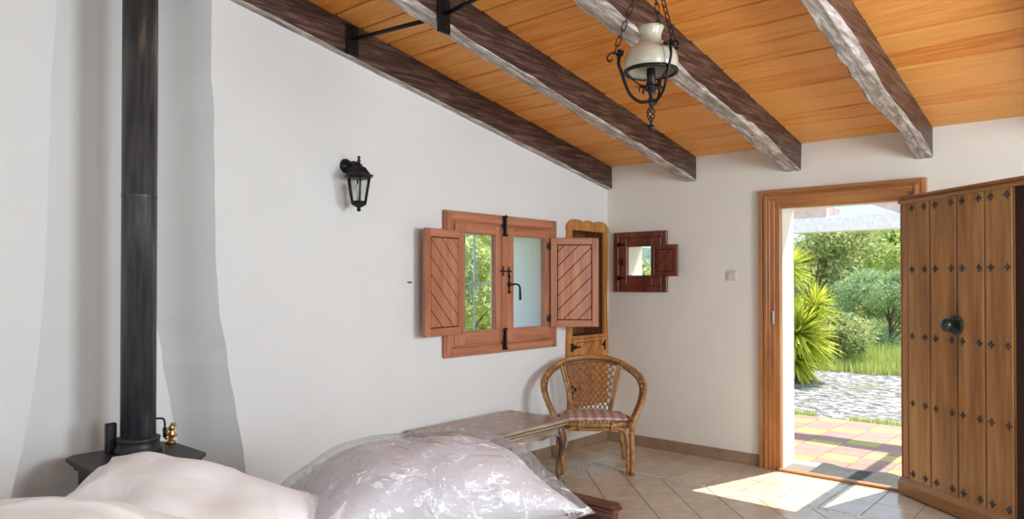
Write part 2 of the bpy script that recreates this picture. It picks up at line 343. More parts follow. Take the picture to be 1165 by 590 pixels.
def mk_crease(n, mp):
    outs = []
    for sc_, rot_, st, wd in ((2.2, .5, (1, 3.2, 1), .018), (3.6, -.7, (1, 2.4, 1), .020), (6.0, 1.4, (1, 2.6, 1), .024)):
        m2 = nd(n, 'ShaderNodeMapping'); m2.inputs['Rotation'].default_value = (0, 0, rot_); m2.inputs['Scale'].default_value = st; n.links.new(mp.outputs[0], m2.inputs[0])
        v = nd(n, 'ShaderNodeTexNoise'); v.inputs['Scale'].default_value = sc_; v.inputs['Detail'].default_value = 4; v.inputs['Distortion'].default_value = .7; n.links.new(m2.outputs[0], v.inputs[0])
        sb = nd(n, 'ShaderNodeMath', operation='SUBTRACT'); sb.inputs[1].default_value = .5; n.links.new(v.outputs[0], sb.inputs[0]); ab = nd(n, 'ShaderNodeMath', operation='ABSOLUTE'); n.links.new(sb.outputs[0], ab.inputs[0])
        mr = nd(n, 'ShaderNodeMapRange'); mr.inputs[1].default_value = 0; mr.inputs[2].default_value = wd; mr.inputs[3].default_value = 1; mr.inputs[4].default_value = 0; n.links.new(ab.outputs[0], mr.inputs[0])
        k = nd(n, 'ShaderNodeTexNoise'); k.inputs['Scale'].default_value = 5+sc_; n.links.new(m2.outputs[0], k.inputs[0]); kr = ramp(n, k.outputs[0], [(.50, (0,0,0)), (.60, (1,1,1))])
        mu = nd(n, 'ShaderNodeMath', operation='MULTIPLY'); n.links.new(mr.outputs[0], mu.inputs[0]); n.links.new(kr.outputs[0], mu.inputs[1]); outs.append(mu)
    x = outs[0]
    for y in outs[1:]:
        m_ = nd(n, 'ShaderNodeMath', operation='MAXIMUM'); n.links.new(x.outputs[0], m_.inputs[0]); n.links.new(y.outputs[0], m_.inputs[1]); x = m_
    return x
def mk_plastic():
    m = bpy.data.materials.new('crinkled clear plastic'); m.use_nodes = True; n = m.node_tree; n.nodes.clear()
    o = nd(n, 'ShaderNodeOutputMaterial'); tr = nd(n, 'ShaderNodeBsdfTransparent'); tr.inputs[0].default_value = (.98, .98, 1, 1)
    gl = nd(n, 'ShaderNodeBsdfGlossy'); gl.inputs['Roughness'].default_value = .16; df = nd(n, 'ShaderNodeBsdfDiffuse'); df.inputs[0].default_value = (.86, .88, .93, 1)
    mp = mapped(n, (1,1,1))
    t = mk_crease(n, mp); t3 = nd(n, 'ShaderNodeTexNoise'); t3.inputs['Scale'].default_value = 3; t3.inputs['Detail'].default_value = 2
    n.links.new(mp.outputs[0], t3.inputs[0]); bp = nd(n, 'ShaderNodeBump'); bp.inputs['Strength'].default_value = .9; bp.inputs['Distance'].default_value = .05
    t5 = nd(n, 'ShaderNodeTexNoise'); t5.inputs['Scale'].default_value = 6; t5.inputs['Detail'].default_value = 4; t5.inputs['Distortion'].default_value = 1.6; n.links.new(mp.outputs[0], t5.inputs[0]); n.links.new(t5.outputs[0], bp.inputs['Height']); n.links.new(bp.outputs[0], gl.inputs['Normal']); n.links.new(bp.outputs[0], df.inputs['Normal'])
    r1 = ramp(n, t.outputs[0], [(.1, (0,0,0)), (.8, (1,1,1))]); r3 = ramp(n, t3.outputs[0], [(.30, (.3,.3,.3)), (.5, (1,1,1))])
    mu = nd(n, 'ShaderNodeMath', operation='MULTIPLY'); n.links.new(r1.outputs[0], mu.inputs[0]); n.links.new(r3.outputs[0], mu.inputs[1])
    cw = nd(n, 'ShaderNodeMath', operation='MULTIPLY_ADD'); cw.inputs[1].default_value = .75; cw.inputs[2].default_value = .14; n.links.new(mu.outputs[0], cw.inputs[0])
    m1 = nd(n, 'ShaderNodeMixShader'); n.links.new(cw.outputs[0], m1.inputs[0]); n.links.new(tr.outputs[0], m1.inputs[1]); n.links.new(df.outputs[0], m1.inputs[2])
    lw = nd(n, 'ShaderNodeLayerWeight'); n.links.new(bp.outputs[0], lw.inputs['Normal']); pw = nd(n, 'ShaderNodeMath', operation='POWER'); pw.inputs[1].default_value = 3; n.links.new(lw.outputs['Facing'], pw.inputs[0])
    ad = nd(n, 'ShaderNodeMath', operation='MULTIPLY_ADD'); ad.inputs[1].default_value = .45; ad.inputs[2].default_value = .07; n.links.new(pw.outputs[0], ad.inputs[0])
    m2 = nd(n, 'ShaderNodeMixShader'); n.links.new(ad.outputs[0], m2.inputs[0]); n.links.new(m1.outputs[0], m2.inputs[1]); n.links.new(gl.outputs[0], m2.inputs[2]); n.links.new(m2.outputs[0], o.inputs[0]); return m
M['plastic'] = mk_plastic()
def mk_gravel():
    m, n, b = newmat('pale gravel'); b.inputs['Roughness'].default_value = .95
    mp = mapped(n, (1,1,1)); v = nd(n, 'ShaderNodeTexVoronoi'); v.inputs['Scale'].default_value = 14; n.links.new(mp.outputs[0], v.inputs[0])
    t = nd(n, 'ShaderNodeTexNoise'); t.inputs['Scale'].default_value = 1.1; t.inputs['Detail'].default_value = 6; n.links.new(mp.outputs[0], t.inputs[0])
    r = ramp(n, v.outputs['Color'], [(.1, (.07,.06,.055)), (.45, (.20,.18,.17)), (.85, (.40,.38,.37))])
    r2 = ramp(n, t.outputs[0], [(.58, (0,0,0)), (.68, (.7,.7,.7))]); mx = nd(n, 'ShaderNodeMix', data_type='RGBA')
    n.links.new(r2.outputs[0], mx.inputs[0]); n.links.new(r.outputs[0], mx.inputs[6]); mx.inputs[7].default_value = (.15, .16, .06, 1)
    n.links.new(mx.outputs[2], b.inputs['Base Color']); bump(n, b, v.outputs['Distance'], .8, .05); return m
M['gravel'] = mk_gravel()
M['soil'] = plain('dry grassy soil', (.26, .28, .10), .95, nscale=2, namp=.35)
def leafmat(name, a, b_, trans=.35):
    m = bpy.data.materials.new(name); m.use_nodes = True; n = m.node_tree; n.nodes.clear(); o = nd(n, 'ShaderNodeOutputMaterial')
    g = nd(n, 'ShaderNodeNewGeometry'); r = ramp(n, g.outputs['Random Per Island'], [(0, a), (1, b_)])
    d = nd(n, 'ShaderNodeBsdfDiffuse'); t = nd(n, 'ShaderNodeBsdfTranslucent'); mx = nd(n, 'ShaderNodeMixShader'); mx.inputs[0].default_value = trans
    n.links.new(r.outputs[0], d.inputs[0]); n.links.new(r.outputs[0], t.inputs[0]); n.links.new(d.outputs[0], mx.inputs[1]); n.links.new(t.outputs[0], mx.inputs[2]); n.links.new(mx.outputs[0], o.inputs[0]); return m
M['leaf_olive'] = leafmat('olive green leaves', (.26, .30, .10), (.58, .60, .26))
M['leaf_yellow'] = leafmat('yellow green leaves', (.36, .44, .12), (.64, .68, .26))
M['leaf_blue'] = leafmat('cool green fine leaves', (.24, .33, .14), (.50, .60, .30))
M['leaf_yucca'] = leafmat('lime yucca leaves', (.48, .52, .06), (.80, .80, .14))
M['leaf_grass'] = leafmat('bright grass', (.36, .42, .10), (.58, .62, .20))
M['bark'] = plain('grey bark', (.16, .12, .09), .9)
M['hill'] = plain('wooded hillside', (.10, .15, .10), .95, nscale=.6, namp=.4)
M['rubber'] = plain('black rubber mat', (.16, .16, .15), .8)

# ------------------------------------------------------------------ structure
def ceil_z(x): return 2.51-.185*x
XB, YR = -7.5, -5.5
# left wall with fireplace recess, window hole and shelf niche
def interp(tab, z):
    if z <= tab[0][0]: return tab[0][1]
    for (a, b), (c, d) in zip(tab, tab[1:]):
        if z <= c: t = (z-a)/(c-a); t = t*t*(3-2*t)*.5+t*.5; return b+(d-b)*t
    return tab[-1][1]
RE = [(0, -3.49), (.29, -3.545), (.55, -3.575), (.8, -3.625), (1.05, -3.672), (1.3, -3.715), (1.6, -3.735), (2.0, -3.742), (2.3, -3.75), (2.6, -3.766), (2.9, -3.762), (4.0, -3.76)]
LE = [(0, -4.82), (.53, -4.648), (.8, -4.60), (1.1, -4.555), (1.5, -4.528), (1.9, -4.52), (2.3, -4.513), (2.7, -4.492), (4.0, -4.48)]
mb = MB(); N = 44; ZT = 4.0
for i in range(N):
    z0, z1 = ZT*i/N, ZT*(i+1)/N
    a0 = interp(LE, z0)+.006*noise.noise((z0*3, 1, 0)); a1 = interp(LE, z1)+.006*noise.noise((z1*3, 1, 0))
    b0 = interp(RE, z0)+.010*noise.noise((z0*4, 5, 0)); b1 = interp(RE, z1)+.010*noise.noise((z1*4, 5, 0))
    for q, dp in (([(XB, z0), (a0, z0), (a1, z1), (XB, z1)], .10), ([(b0, z0), (-2.16, z0), (-2.16, z1), (b1, z1)], .32)):
        mb.prism(q, lambda u, v, h: (u+(0 if (h == 0 or u in (XB, -2.16)) else (.0 if u < -4.2 else -.21)), h, v), 0, dp)
mb.prism([(XB, .099), (-4.62, .099), (-3.93, .319), (-2.16, .319), (-2.16, .5), (XB, .5)], lambda u, v, h: (u, v, h), 0, ZT)
WX0, WX1, WZ0, WZ1 = -1.96, -.90, .97, 1.90
NX0, NX1, NZ0, NZ1 = -.60, -.055, .40, 1.96
xs = [-2.16, WX0, WX1, NX0, NX1, .28]; zs = [0, NZ0, WZ0, WZ1, NZ1, ZT]
for i in range(5):
    for k in range(5):
        xm = (xs[i]+xs[i+1])/2; zm = (zs[k]+zs[k+1])/2
        if WX0 < xm < WX1 and WZ0 < zm < WZ1: continue
        if NX0 < xm < NX1 and NZ0 < zm < NZ1:
            mb.box((xs[i], .22, zs[k]), (xs[i+1], .5, zs[k+1])); continue
        mb.box((xs[i], 0, zs[k]), (xs[i+1], .5, zs[k+1]))
tag(mb.build('wall_left', M['plaster']), 'long white plaster wall with the shuttered window and the stove recess', 'wall', kind='structure')
# end wall
DY0, DY1, DZ = -2.46, -1.60, 2.035
SY0, SY1, SZ0, SZ1 = -.50, -.20, 1.49, 1.79
mb = MB(); ys = [YR, DY0, DY1, SY0, SY1, 0]; zs = [0, SZ0, SZ1, DZ, 2.7]
for i in range(5):
    for k in range(4):
        ym = (ys[i]+ys[i+1])/2; zm = (zs[k]+zs[k+1])/2
        if DY0 < ym < DY1 and zm < DZ: continue
        if SY0 < ym < SY1 and SZ0 < zm < SZ1: continue
        mb.box((0, ys[i], zs[k]), (.28, ys[i+1], zs[k+1]))
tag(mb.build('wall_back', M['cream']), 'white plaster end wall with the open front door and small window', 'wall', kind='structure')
# unseen walls with the side window hole and openings for the added fill lamps
mb = MB()
for a, b, c, d in ((XB, -5.3, 0, 4.1), (-4.2, -3.2, 0, 4.1), (-1.7, .28, 0, 4.1), (-3.2, -1.7, 0, 1.1), (-5.3, -4.2, 0, 1.1), (-5.3, -4.2, 2.4, 4.1), (-3.2, -1.7, 2.4, 4.1)): mb.box((a, YR, c), (b, YR-.28, d))
tag(mb.build('wall_right', M['plaster']), 'white plaster wall on the near right side, opposite the shuttered window', 'wall', kind='structure')
mb = MB()
for a, b, c, d in ((YR-.28, -3.95, 0, 4.1), (-2.05, .5, 0, 4.1), (-3.95, -2.05, 0, 1.15), (-3.95, -2.05, 2.65, 4.1)): mb.box((XB, a, c), (XB-.28, b, d))
tag(mb.build('wall_front', M['plaster']), 'white plaster wall behind the viewer, opposite the front door', 'wall', kind='structure')
# ceiling planks
mb = MB(); PW = .205; x = .26; k = 0
while x > XB-.2:
    x1 = x-PW; g = (.004, .011, .005, .014, .006, .009)[k % 6]; k += 1
    za, zb = ceil_z(x-g), ceil_z(x1+g); e = .003
    jz = random.uniform(-.0015, .0015)
    e = .006; jz = random.uniform(-.003, .003)
    P = [(x-g, za+e+jz), (x-g-.004, za+jz), (x1+g+.004, zb+jz), (x1+g, zb+e+jz), (x1+g, zb+.03), (x-g, za+.03)]
    mb.prism(P, lambda u, v, h: (u, h, v), .0, YR)
    x = x1
mb.prism([(.28, ceil_z(.28)+.022), (XB-.28, ceil_z(XB-.28)+.022), (XB-.28, ceil_z(XB-.28)+.12), (.28, ceil_z(.28)+.12)], lambda u, v, h: (u, h, v), .5, YR-.28, 1)
tag(mb.build('ceiling', [M['ceiling'], M['ceilback']]), 'sloping ceiling of orange varnished planks laid across dark beams', 'ceiling', kind='structure')

# floor tiles
mb = MB(); mb.box((XB-.28, YR-.28, -.12), (.28, .5, -.002), 1)
top = lambda u, v, h: (u, v, h)
G = .0035
SX, SYs = -.77, -.385; SW = .05
def tile(poly, mi=0):
    if len(poly) >= 3 and parea(poly) > 2e-4: mb.prism(poly, top, -.004, 0, mi)
# outer band along the end wall: two rows
for (xa, xb, off) in ((0, -.10, 0), (-.10, -.43, 0), (-.43, SX, .0)):
    y = -.043+.26*0
    yy = .0; ys_ = [0, -.045]+[-.045-.26*i for i in range(1, 23)]
    for a, b in zip(ys_, ys_[1:]):
        tile(clip_rect([(xb+G, b+G), (xa-G, b+G), (xa-G, a-G), (xb+G, a-G)], -9, 9, YR, 0))
for (ya, yb) in ((0, -.06), (-.06, SYs)):
    for i in range(26):
        a, b = SX-.26*i, SX-.26*(i+1)
        tile([(b+G, yb+G), (a-G, yb+G), (a-G, ya-G), (b+G, ya-G)])
# mosaic strips
mb.prism([(SX-SW, YR), (SX-G, YR), (SX-G, SYs-G), (SX-SW, SYs-G)], top, -.004, 0, 2)
mb.prism([(XB, SYs-SW), (SX-SW, SYs-SW), (SX-SW, SYs-G), (XB, SYs-G)], top, -.004, 0, 2)
# diagonal field: joints at x-y = -.17+.3635k and x+y = -2.16+.3735k
A, B_ = .3635, .3720
for i in range(-22, 16):
    for j in range(-30, 12):
        d0, d1 = -.17+A*i+G*1.4, -.17+A*(i+1)-G*1.4; s0, s1 = -2.16+B_*j+G*1.4, -2.16+B_*(j+1)-G*1.4
        q = [((s+d)/2, (s-d)/2) for d, s in ((d0, s0), (d1, s0), (d1, s1), (d0, s1))]
        tile(clip_rect(q, XB, SX-SW-G, YR, SYs-SW-G))
tag(mb.build('floor', [M['tile'], M['grout'], M['mosaic']]), 'glossy beige tiled floor laid diagonally inside a grey mosaic border', 'floor', kind='structure')
# skirting
mb = MB(); y = 0
ys_ = [-.004, -.04]+[-.04-.2625*i for i in range(1, 7)]
for a, b in zip(ys_, ys_[1:]): mb.box((-.013, max(b, -1.442)+.002, .0), (0, a-.001, .092), 0, .003)
mb.box((-.004, -1.442, 0), (0, 0, .088), 1)
tag(mb.build('baseboard_back', [M['skirt'], M['grout']]), 'brown tile skirting below the small window and light switch', 'skirting', kind='structure')
mb = MB()
for i in range(13):
    a = -.015-.2625*i; b = a-.2625
    mb.box((max(b, -3.40)+.002, -.013, 0), (a-.001, 0, .092), 0, .003)
mb.box((-3.40, -.004, 0), (0, 0, .088), 1)
tag(mb.build('baseboard_left', [M['skirt'], M['grout']]), 'brown tile skirting below the shuttered window', 'skirting', kind='structure')

# beams
def beam(y0, y1, seed, lab, rough=.02, pale=.05, xa=0.0):
    mb = MB(); n = 150; L = -XB; rings = []
    for i in range(n+1):
        x = xa-L*i/n if xa == 0 else xa-L*i/n
        zt = ceil_z(x)+.012; zb = zt-.012-.208
        nz = lambda s, f=2.2: noise.noise((x*f, seed*3.1, s*7.7))
        fn = lambda s: noise.noise((x*9, seed*3.1, s*7.7))
        lo = rough*(nz(1)+.5*fn(1)); ro = .25*rough*(nz(2)+.5*fn(2)); bo = .35*rough*nz(3)
        ch = max(.004, pale*(.45+1.1*nz(4, 1.8)+.35*fn(4)))   # pale chamfered arris towards the room
        fade = min(1, i/4.0); lo *= fade; ch = ch*fade+.004*(1-fade)
        rings.append([(x, y1, zt), (x, y1+lo*.3, (zt+zb)/2), (x, y1+lo-.0, zb+.012), (x, y1+lo-.012, zb+bo), (x, y0+ch*.45+ro, zb+bo), (x, y0+ro, zb+ch+.003), (x, y0+ro*.5, (zt+zb)/2+.02), (x, y0, zt)])
    K = 8; vs = [p for r in rings for p in r]; F = []; mi = []
    for i in range(n):
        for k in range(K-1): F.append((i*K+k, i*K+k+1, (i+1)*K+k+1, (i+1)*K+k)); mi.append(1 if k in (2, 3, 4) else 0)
    F += [tuple(range(K)), tuple(n*K+k for k in range(K))[::-1]]; mi += [0, 0]
    for f, m_ in zip(F, mi): pass
    b = len(mb.v); mb.v += vs; mb.f += F; mb.m += mi; mb.sm += [False]*len(F)
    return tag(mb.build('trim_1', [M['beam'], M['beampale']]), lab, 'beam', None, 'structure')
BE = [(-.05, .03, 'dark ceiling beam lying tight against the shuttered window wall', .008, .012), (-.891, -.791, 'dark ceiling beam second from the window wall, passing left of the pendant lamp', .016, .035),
      (-1.765, -1.64, 'dark ceiling beam with pale edge running behind the pendant lamp', .03, .05), (-2.645, -2.535, 'rough ceiling beam with a wavy pale edge, above the doorway', .036, .046)]
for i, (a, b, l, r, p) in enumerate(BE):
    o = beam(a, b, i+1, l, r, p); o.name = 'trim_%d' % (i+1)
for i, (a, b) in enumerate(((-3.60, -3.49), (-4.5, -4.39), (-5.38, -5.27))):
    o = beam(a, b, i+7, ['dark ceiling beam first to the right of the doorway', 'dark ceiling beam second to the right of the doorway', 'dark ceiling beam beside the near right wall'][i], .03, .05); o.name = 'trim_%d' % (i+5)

# ------------------------------------------------------------------ shutters helper
def diag_boards(mb, x0, x1, z0, z1, sign, wdt, y0, y1, gap=.006, mi=0, off=0.0, ang=45):
    """boards at an angle filling a rectangle, local x/z plane"""
    a = math.radians(ang); nx, nz = (-math.sin(a)*sign, math.cos(a))
    cx, cz = (x0+x1)/2, (z0+z1)/2; R = math.hypot(x1-x0, z1-z0)
    k0 = int(-R/wdt)-1
    for k in range(k0, -k0+1):
        c0 = k*wdt+off+gap/2; c1 = (k+1)*wdt+off-gap/2
        poly = [(x0, z0), (x1, z0), (x1, z1), (x0, z1)]
        s = nx*cx+nz*cz
        poly = clip(poly, nx, nz, s+c1)
        if len(poly) >= 3: poly = clip(poly, -nx, -nz, -(s+c0))
        if len(poly) >= 3 and parea(poly) > 1e-5: mb.prism(poly, lambda u, v, h: (u, h, v), y0, y1, mi)
def shutter(parent, W_, H_, sign, loc, rotz, wood_z, wood_x, fr=.055, bw=.085, t=.026, label=None, hinges=True):
    """local: x from hinge to free edge, z up from bottom, -y faces the room"""
    mb = MB()
    mb.box((0, -t/2, 0), (fr, t/2, H_), 0, .004); mb.box((W_-fr, -t/2, 0), (W_, t/2, H_), 0, .004)
    mb.box((fr-.001, -t/2+.0015, 0), (W_-fr+.001, t/2-.0015, fr), 1, .003); mb.box((fr-.001, -t/2+.0015, H_-fr), (W_-fr+.001, t/2-.0015, H_), 1, .003)
    e = .007
    mb.box((fr-.002, -t/2+.013, fr-.002), (W_-fr+.002, t/2-.013, H_-fr+.002), 2)
    for s_ in (-1, 1):
        diag_boards(mb, fr+e, W_-fr-e, fr+e, H_-fr-e, sign, bw, s_*(t/2-.005), s_*(t/2-.014), .0065, 0, .02)
    o = mb.build('shutter', [wood_z, wood_x, M['groove']], parent, loc, (0, 0, rotz), label)
    if hinges:
        for z in (.07, H_-.07):
            h = MB(); h.lathe([(.007, z-.03), (.009, z-.025), (.009, z+.025), (.007, z+.03)], (-.004, -t/2, 0), 10); h.box((-.03, -t/2-.004, z-.018), (0, -t/2+.002, z+.018))
            h.build('hinge', M['iron'], o)
    return o

# ------------------------------------------------------------------ window 1 (left wall). local origin at bottom left of frame on wall, x -> +X, room side = -y
FX0, FX1, FZ0, FZ1 = -2.089, -.798, .915, 1.961
win = tag(empty('window_1', (FX0, 0, FZ0)), 'reddish pine window with open diagonal-board shutters in the long wall', 'window', kind='structure')
Wd, Hd = FX1-FX0, FZ1-FZ0
mb = MB(); fw = .095; yo = -.034
def frame_ring(mb, x0, x1, z0, z1, w, ya, yb, bev=.004, mz=0, mx=1):
    mb.box((x0, ya, z0), (x0+w, yb, z1), mz, bev); mb.box((x1-w, ya, z0), (x1, yb, z1), mz, bev)
    mb.box((x0+w-.001, ya, z0), (x1-w+.001, yb, z0+w), mx, bev); mb.box((x0+w-.001, ya, z1-w), (x1-w+.001, yb, z1), mx, bev)
frame_ring(mb, 0, Wd, 0, Hd, .075, -.030, .0, .006)
frame_ring(mb, .018, Wd-.018, .018, Hd-.018, .05, -.040, -.028, .006)
frame_ring(mb, .07, Wd-.07, .07, Hd-.07, .04, -.022, .05, .003)
mb.build('window_frame', [M['pine'], M['pinex']], win)
cx = -1.475-FX0
def sash(x0, x1, px0, px1, lab):
    mb = MB(); z0, z1 = .085, Hd-.085; pz0, pz1 = 1.095-FZ0, 1.808-FZ0; ya, yb = -.034, .02
    mb.box((x0, ya, z0), (px0, yb, z1), 0, .004); mb.box((px1, ya, z0), (x1, yb, z1), 0, .004)
    mb.box((px0-.001, ya+.001, z0), (px1+.001, yb, pz0), 1, .004); mb.box((px0-.001, ya+.001, pz1), (px1+.001, yb, z1), 1, .004)
    o = mb.build('sash', [M['pine'], M['pinex']], win)
    g = MB().box((px0-.005, -.006, pz0-.005), (px1+.005, -.002, pz1+.005)).build('pane', M['glass'], o)
    return o
sL = sash(.10, cx-.0015, -1.885-FX0, -1.553-FX0, ''); sR = sash(cx+.0015, Wd-.10, -1.352-FX0, -.957-FX0, '')
# cover strip over the meeting of the sashes
MB().box((cx-.022, -.046, .10), (cx+.028, -.034, Hd-.10), 0, .004).build('cover_strip', M['pine'], win)
for (za, zb) in ((Hd-.148, Hd-.012), (.035, .175)):
    b = MB(); b.box((cx-.020, -.053, za), (cx+.020, -.046, zb), 0, .002); b.lathe([(.006, za-.015), (.009, za), (.009, zb), (.006, zb+.015)], (cx, -.060, 0), 10)
    b.box((cx-.026, -.062, za-.01), (cx+.026, -.05, za+.004)); b.box((cx-.024, -.062, zb-.004), (cx+.024, -.05, zb+.008))
    b.build('slide_bolt', M['iron'], win)
b = MB(); hz = 1.435-FZ0; hx = cx+.062
b.lathe([(.004, -.052), (.017, -.048), (.019, -.038)], (hx, 0, hz), 16, axis='y'); b.box((hx-.008, -.043, hz-.055), (hx+.008, -.034, hz+.055), 0, .003)
b.ball((hx, -.04, hz+.06), .012); b.ball((hx, -.04, hz-.06), .012)
b.tube([(hx, -.045, hz), (hx, -.085, hz), (hx+.02, -.092, hz+.002), (hx+.055, -.092, hz-.01), (hx+.066, -.092, hz-.04), (hx+.068, -.092, hz-.12)], [.007, .007, .007, .007, .009, .011], 8)
b.build('handle', M['iron'], win)
for dx in (-.018, .05):
    b = MB(); X_ = cx+dx; Z_ = 1.535-FZ0
    b.box((X_-.004, -.055, Z_-.03), (X_+.004, -.044, Z_+.03), 0, .002); b.box((X_-.022, -.055, Z_-.004), (X_+.022, -.044, Z_+.004), 0, .002)
    for q in ((0, .03), (0, -.03), (.022, 0), (-.022, 0)): b.ball((X_+q[0], -.05, Z_+q[1]), .007, 8)
    b.build('cross_catch', M['iron'], win)
shutter(win, .415, .735, 1, (-1.935-FX0, -.058, 1.082-FZ0), PI+.11, M['pine'], M['pinex'])
shutter(win, .395, .73, 1, (-.915-FX0, -.052, 1.085-FZ0), -math.radians(49), M['pine'], M['pinex'])
MB().tube([(0, -.02, 0), (0, .02, 0)], .005, 8).build('shutter_stop', M['iron'], win, (-2.40-FX0, -.02, 1.45-FZ0))
# outside iron grille painted white
gr = tag(empty('window_grille', (-1.43, .42, .97)), 'white painted bar grille outside the shuttered window', 'grille')
g = MB()
for i in range(6): g.tube([(-.52+i*.208, 0, 0), (-.52+i*.208, 0, .93)], .008, 6, smooth=1)
for z in (.06, .47, .88): g.box((-.53, -.006, z-.01), (.53, .006, z+.01))
g.build('grille_bars', M['white_paint'], gr)

# ------------------------------------------------------------------ small window (end wall). local x = -Y direction
sw = tag(empty('window_2', (0, -.087, 1.364), (0, 0, -PI/2)), 'small dark red wooden window with one open shutter on the end wall', 'window', kind='structure')
Ws, Hs = .54, .536   # local x: along -Y ; local y: +X (outside) ; room side = -y
mb = MB(); frame_ring(mb, 0, Ws, 0, Hs, .05, -.03, 0, .005); frame_ring(mb, .045, Ws-.045, .045, Hs-.045, .03, -.02, .03, .003)
mb.build('window_frame', [M['redwood'], M['redwood']], sw)
mb = MB(); mb.box((.055, -.028, .055), (.134, .02, Hs-.055), 0, .004); mb.box((.394, -.028, .055), (Ws-.055, .02, Hs-.055), 0, .004)
mb.box((.133, -.027, .055), (.395, .02, .148), 0, .004); mb.box((.133, -.027, .403), (.395, .02, Hs-.055), 0, .004)
ss = mb.build('sash', M['redwood'], sw); MB().box((.13, -.006, .143), (.40, -.002, .408)).build('pane', M['glass'], ss)
for z in (.125, .425):
    b = MB(); b.box((.045, -.036, z-.022), (.058, -.028, z+.022)); b.prism([(.05, z-.016), (.12, z-.004), (.13, z), (.12, z+.004), (.05, z+.016)], lambda u, v, h: (u, h, v), -.034, -.028); b.build('strap_hinge', M['iron'], ss)
b = MB(); b.box((.085, -.036, .235), (.101, -.028, .305)); b.ball((.093, -.042, .29), .011, 8); b.tube([(.093, -.045, .29), (.093, -.05, .26), (.098, -.05, .25)], .005, 6); b.build('latch', M['iron'], ss)
shutter(sw, .28, .272, 1, (.397, -.042, .138), -math.radians(8), M['redwood'], M['redwood'], .038, .085, .02, hinges=False)

# ------------------------------------------------------------------ shelf niche cabinet
cb = tag(empty('wall_cabinet', (-.645, 0, .36)), 'tall honey wood wall cabinet with wavy crest in the room corner', 'cabinet')
Wc, Hc = .63, 1.64
# wavy face frame, as a left stile, right stile, head with crest, mid rail, bottom rail
mb = MB(); f3 = lambda u, v, h: (u, h, v)
nn = 40; left = []
for i in range(nn+1):
    z = Hc*.95*i/nn; left.append((.010+.012*math.sin(z*7.5+1.0), z))
mb.prism([(.075, 0)]+[(.075, Hc*.95)]+left[::-1], f3, -.022, 0)
right = [(Wc-.012-.008*math.sin(Hc*.95*i/nn*7.5+1.0), Hc*.95*i/nn) for i in range(nn+1)]
mb.prism([(Wc-.07, 0)]+right+[(Wc-.07, Hc*.95)], f3, -.022, 0)
crest = []
for i in range(61):
    u = i/60; x = Wc*u; d = abs(u-.5)*2
    z = Hc*.960+.062*max(0, 1-(max(0, d-.62)/.38)**2.6)-.018*math.exp(-((d-.26)/.13)**2)+.002*math.exp(-(d/.10)**2)
    crest.append((x, z))
mb.prism([(0, Hc*.94), (Wc, Hc*.94)]+crest[::-1], f3, -.026, 0)
mb.box((.07, -.022, 0), (Wc-.065, 0, .07)); mb.box((.07, -.022, .60), (Wc-.065, 0, .625))
mb.build('face_frame', M['honey'], cb)
mb = MB()
for i in range(6):
    a = .045+(Wc-.1)*i/6; mb.box((a+.002, .200, .04), (a+(Wc-.1)/6-.002, .215, Hc-.04), 0, .002)
mb.box((.045, 0, .04), (.06, .215, Hc-.04)); mb.box((Wc-.06, 0, .04), (Wc-.045, .215, Hc-.04)); mb.box((.05, 0, Hc-.055), (Wc-.05, .215, Hc-.042)); mb.box((.05, 0, .04), (Wc-.05, .215, .055))
mb.build('carcass', M['honeyback'], cb)
MB().box((.06, .0, .60), (Wc-.06, .2, .622), 0, .003).build('shelf', M['honeyback'], cb)
mb = MB(); dx0, dx1, dz0, dz1 = .077, Wc-.072, .072, .598
mb.box((dx0, -.03, dz0), (dx0+.03, -.006, dz1), 0, .003); mb.box((dx1-.03, -.03, dz0), (dx1, -.006, dz1), 0, .003); mb.box((dx0, -.029, dz0), (dx1, -.006, dz0+.04), 0, .003); mb.box((dx0, -.029, dz1-.03), (dx1, -.006, dz1), 0, .003)
mb.box((dx0+.02, -.018, dz0+.02), (dx1-.02, -.008, dz1-.02), 1); diag_boards(mb, dx0+.034, dx1-.034, dz0+.044, dz1-.034, 1, .09, -.027, -.018, .006, 0, .02)
cd_ = mb.build('cabinet_door', [M['honey'], M['groove']], cb)
for z in (.17, .53):
    b = MB(); b.box((dx0-.03, -.036, z-.035), (dx0-.004, -.029, z+.035)); b.prism([(dx0, z-.022), (dx0+.05, z-.01), (dx0+.09, z), (dx0+.05, z+.01), (dx0, z+.022)], f3, -.036, -.030); b.ball((dx0+.09, -.034, z), .009, 8)
    b.build('strap_hinge', M['iron'], cd_)
b = MB(); b.box((dx1-.012, -.036, .48), (dx1+.004, -.029, .57)); b.prism([(dx1-.01, .51), (dx1-.055, .53), (dx1-.01, .55)], f3, -.036, -.029); b.ball((dx1-.03, -.045, .53), .011, 8); b.build('latch', M['iron'], cd_)

# ------------------------------------------------------------------ front door
door = tag(empty('door_1', (0, -2.03, 0)), 'open front doorway framed in orange wood with studded plank door swung inward', 'door', kind='structure')
O = 2.03
mb = MB()
def dframe(y0, y1, z1, w, xa, xb):   # three sides, y world -> local
    mb.box((xa, y0+O, 0), (xb, y0+w+O, z1), 0, .004); mb.box((xa, y1-w+O, 0), (xb, y1+O, z1), 0, .004); mb.box((xa+.001, y0+w+O-.001, z1-w), (xb, y1-w+O+.001, z1), 1, .004)
dframe(-2.611, -1.444, 2.167, .030, -.045, 0)
dframe(-2.590, -1.466, 2.146, .100, -.034, 0)
dframe(-2.560, -1.484, 2.122, .028, -.052, -.030)
dframe(-2.548, -1.512, 2.098, .022, -.046, -.030)
dframe(-2.492, -1.560, 2.066, .045, -.028, .03)
mb.build('door_frame', [M['frame'], M['framey']], door)
MB().box((-.055, -2.47+O, 0), (.01, -1.59+O, .018), 0, .006).build('threshold', M['framey'], door)
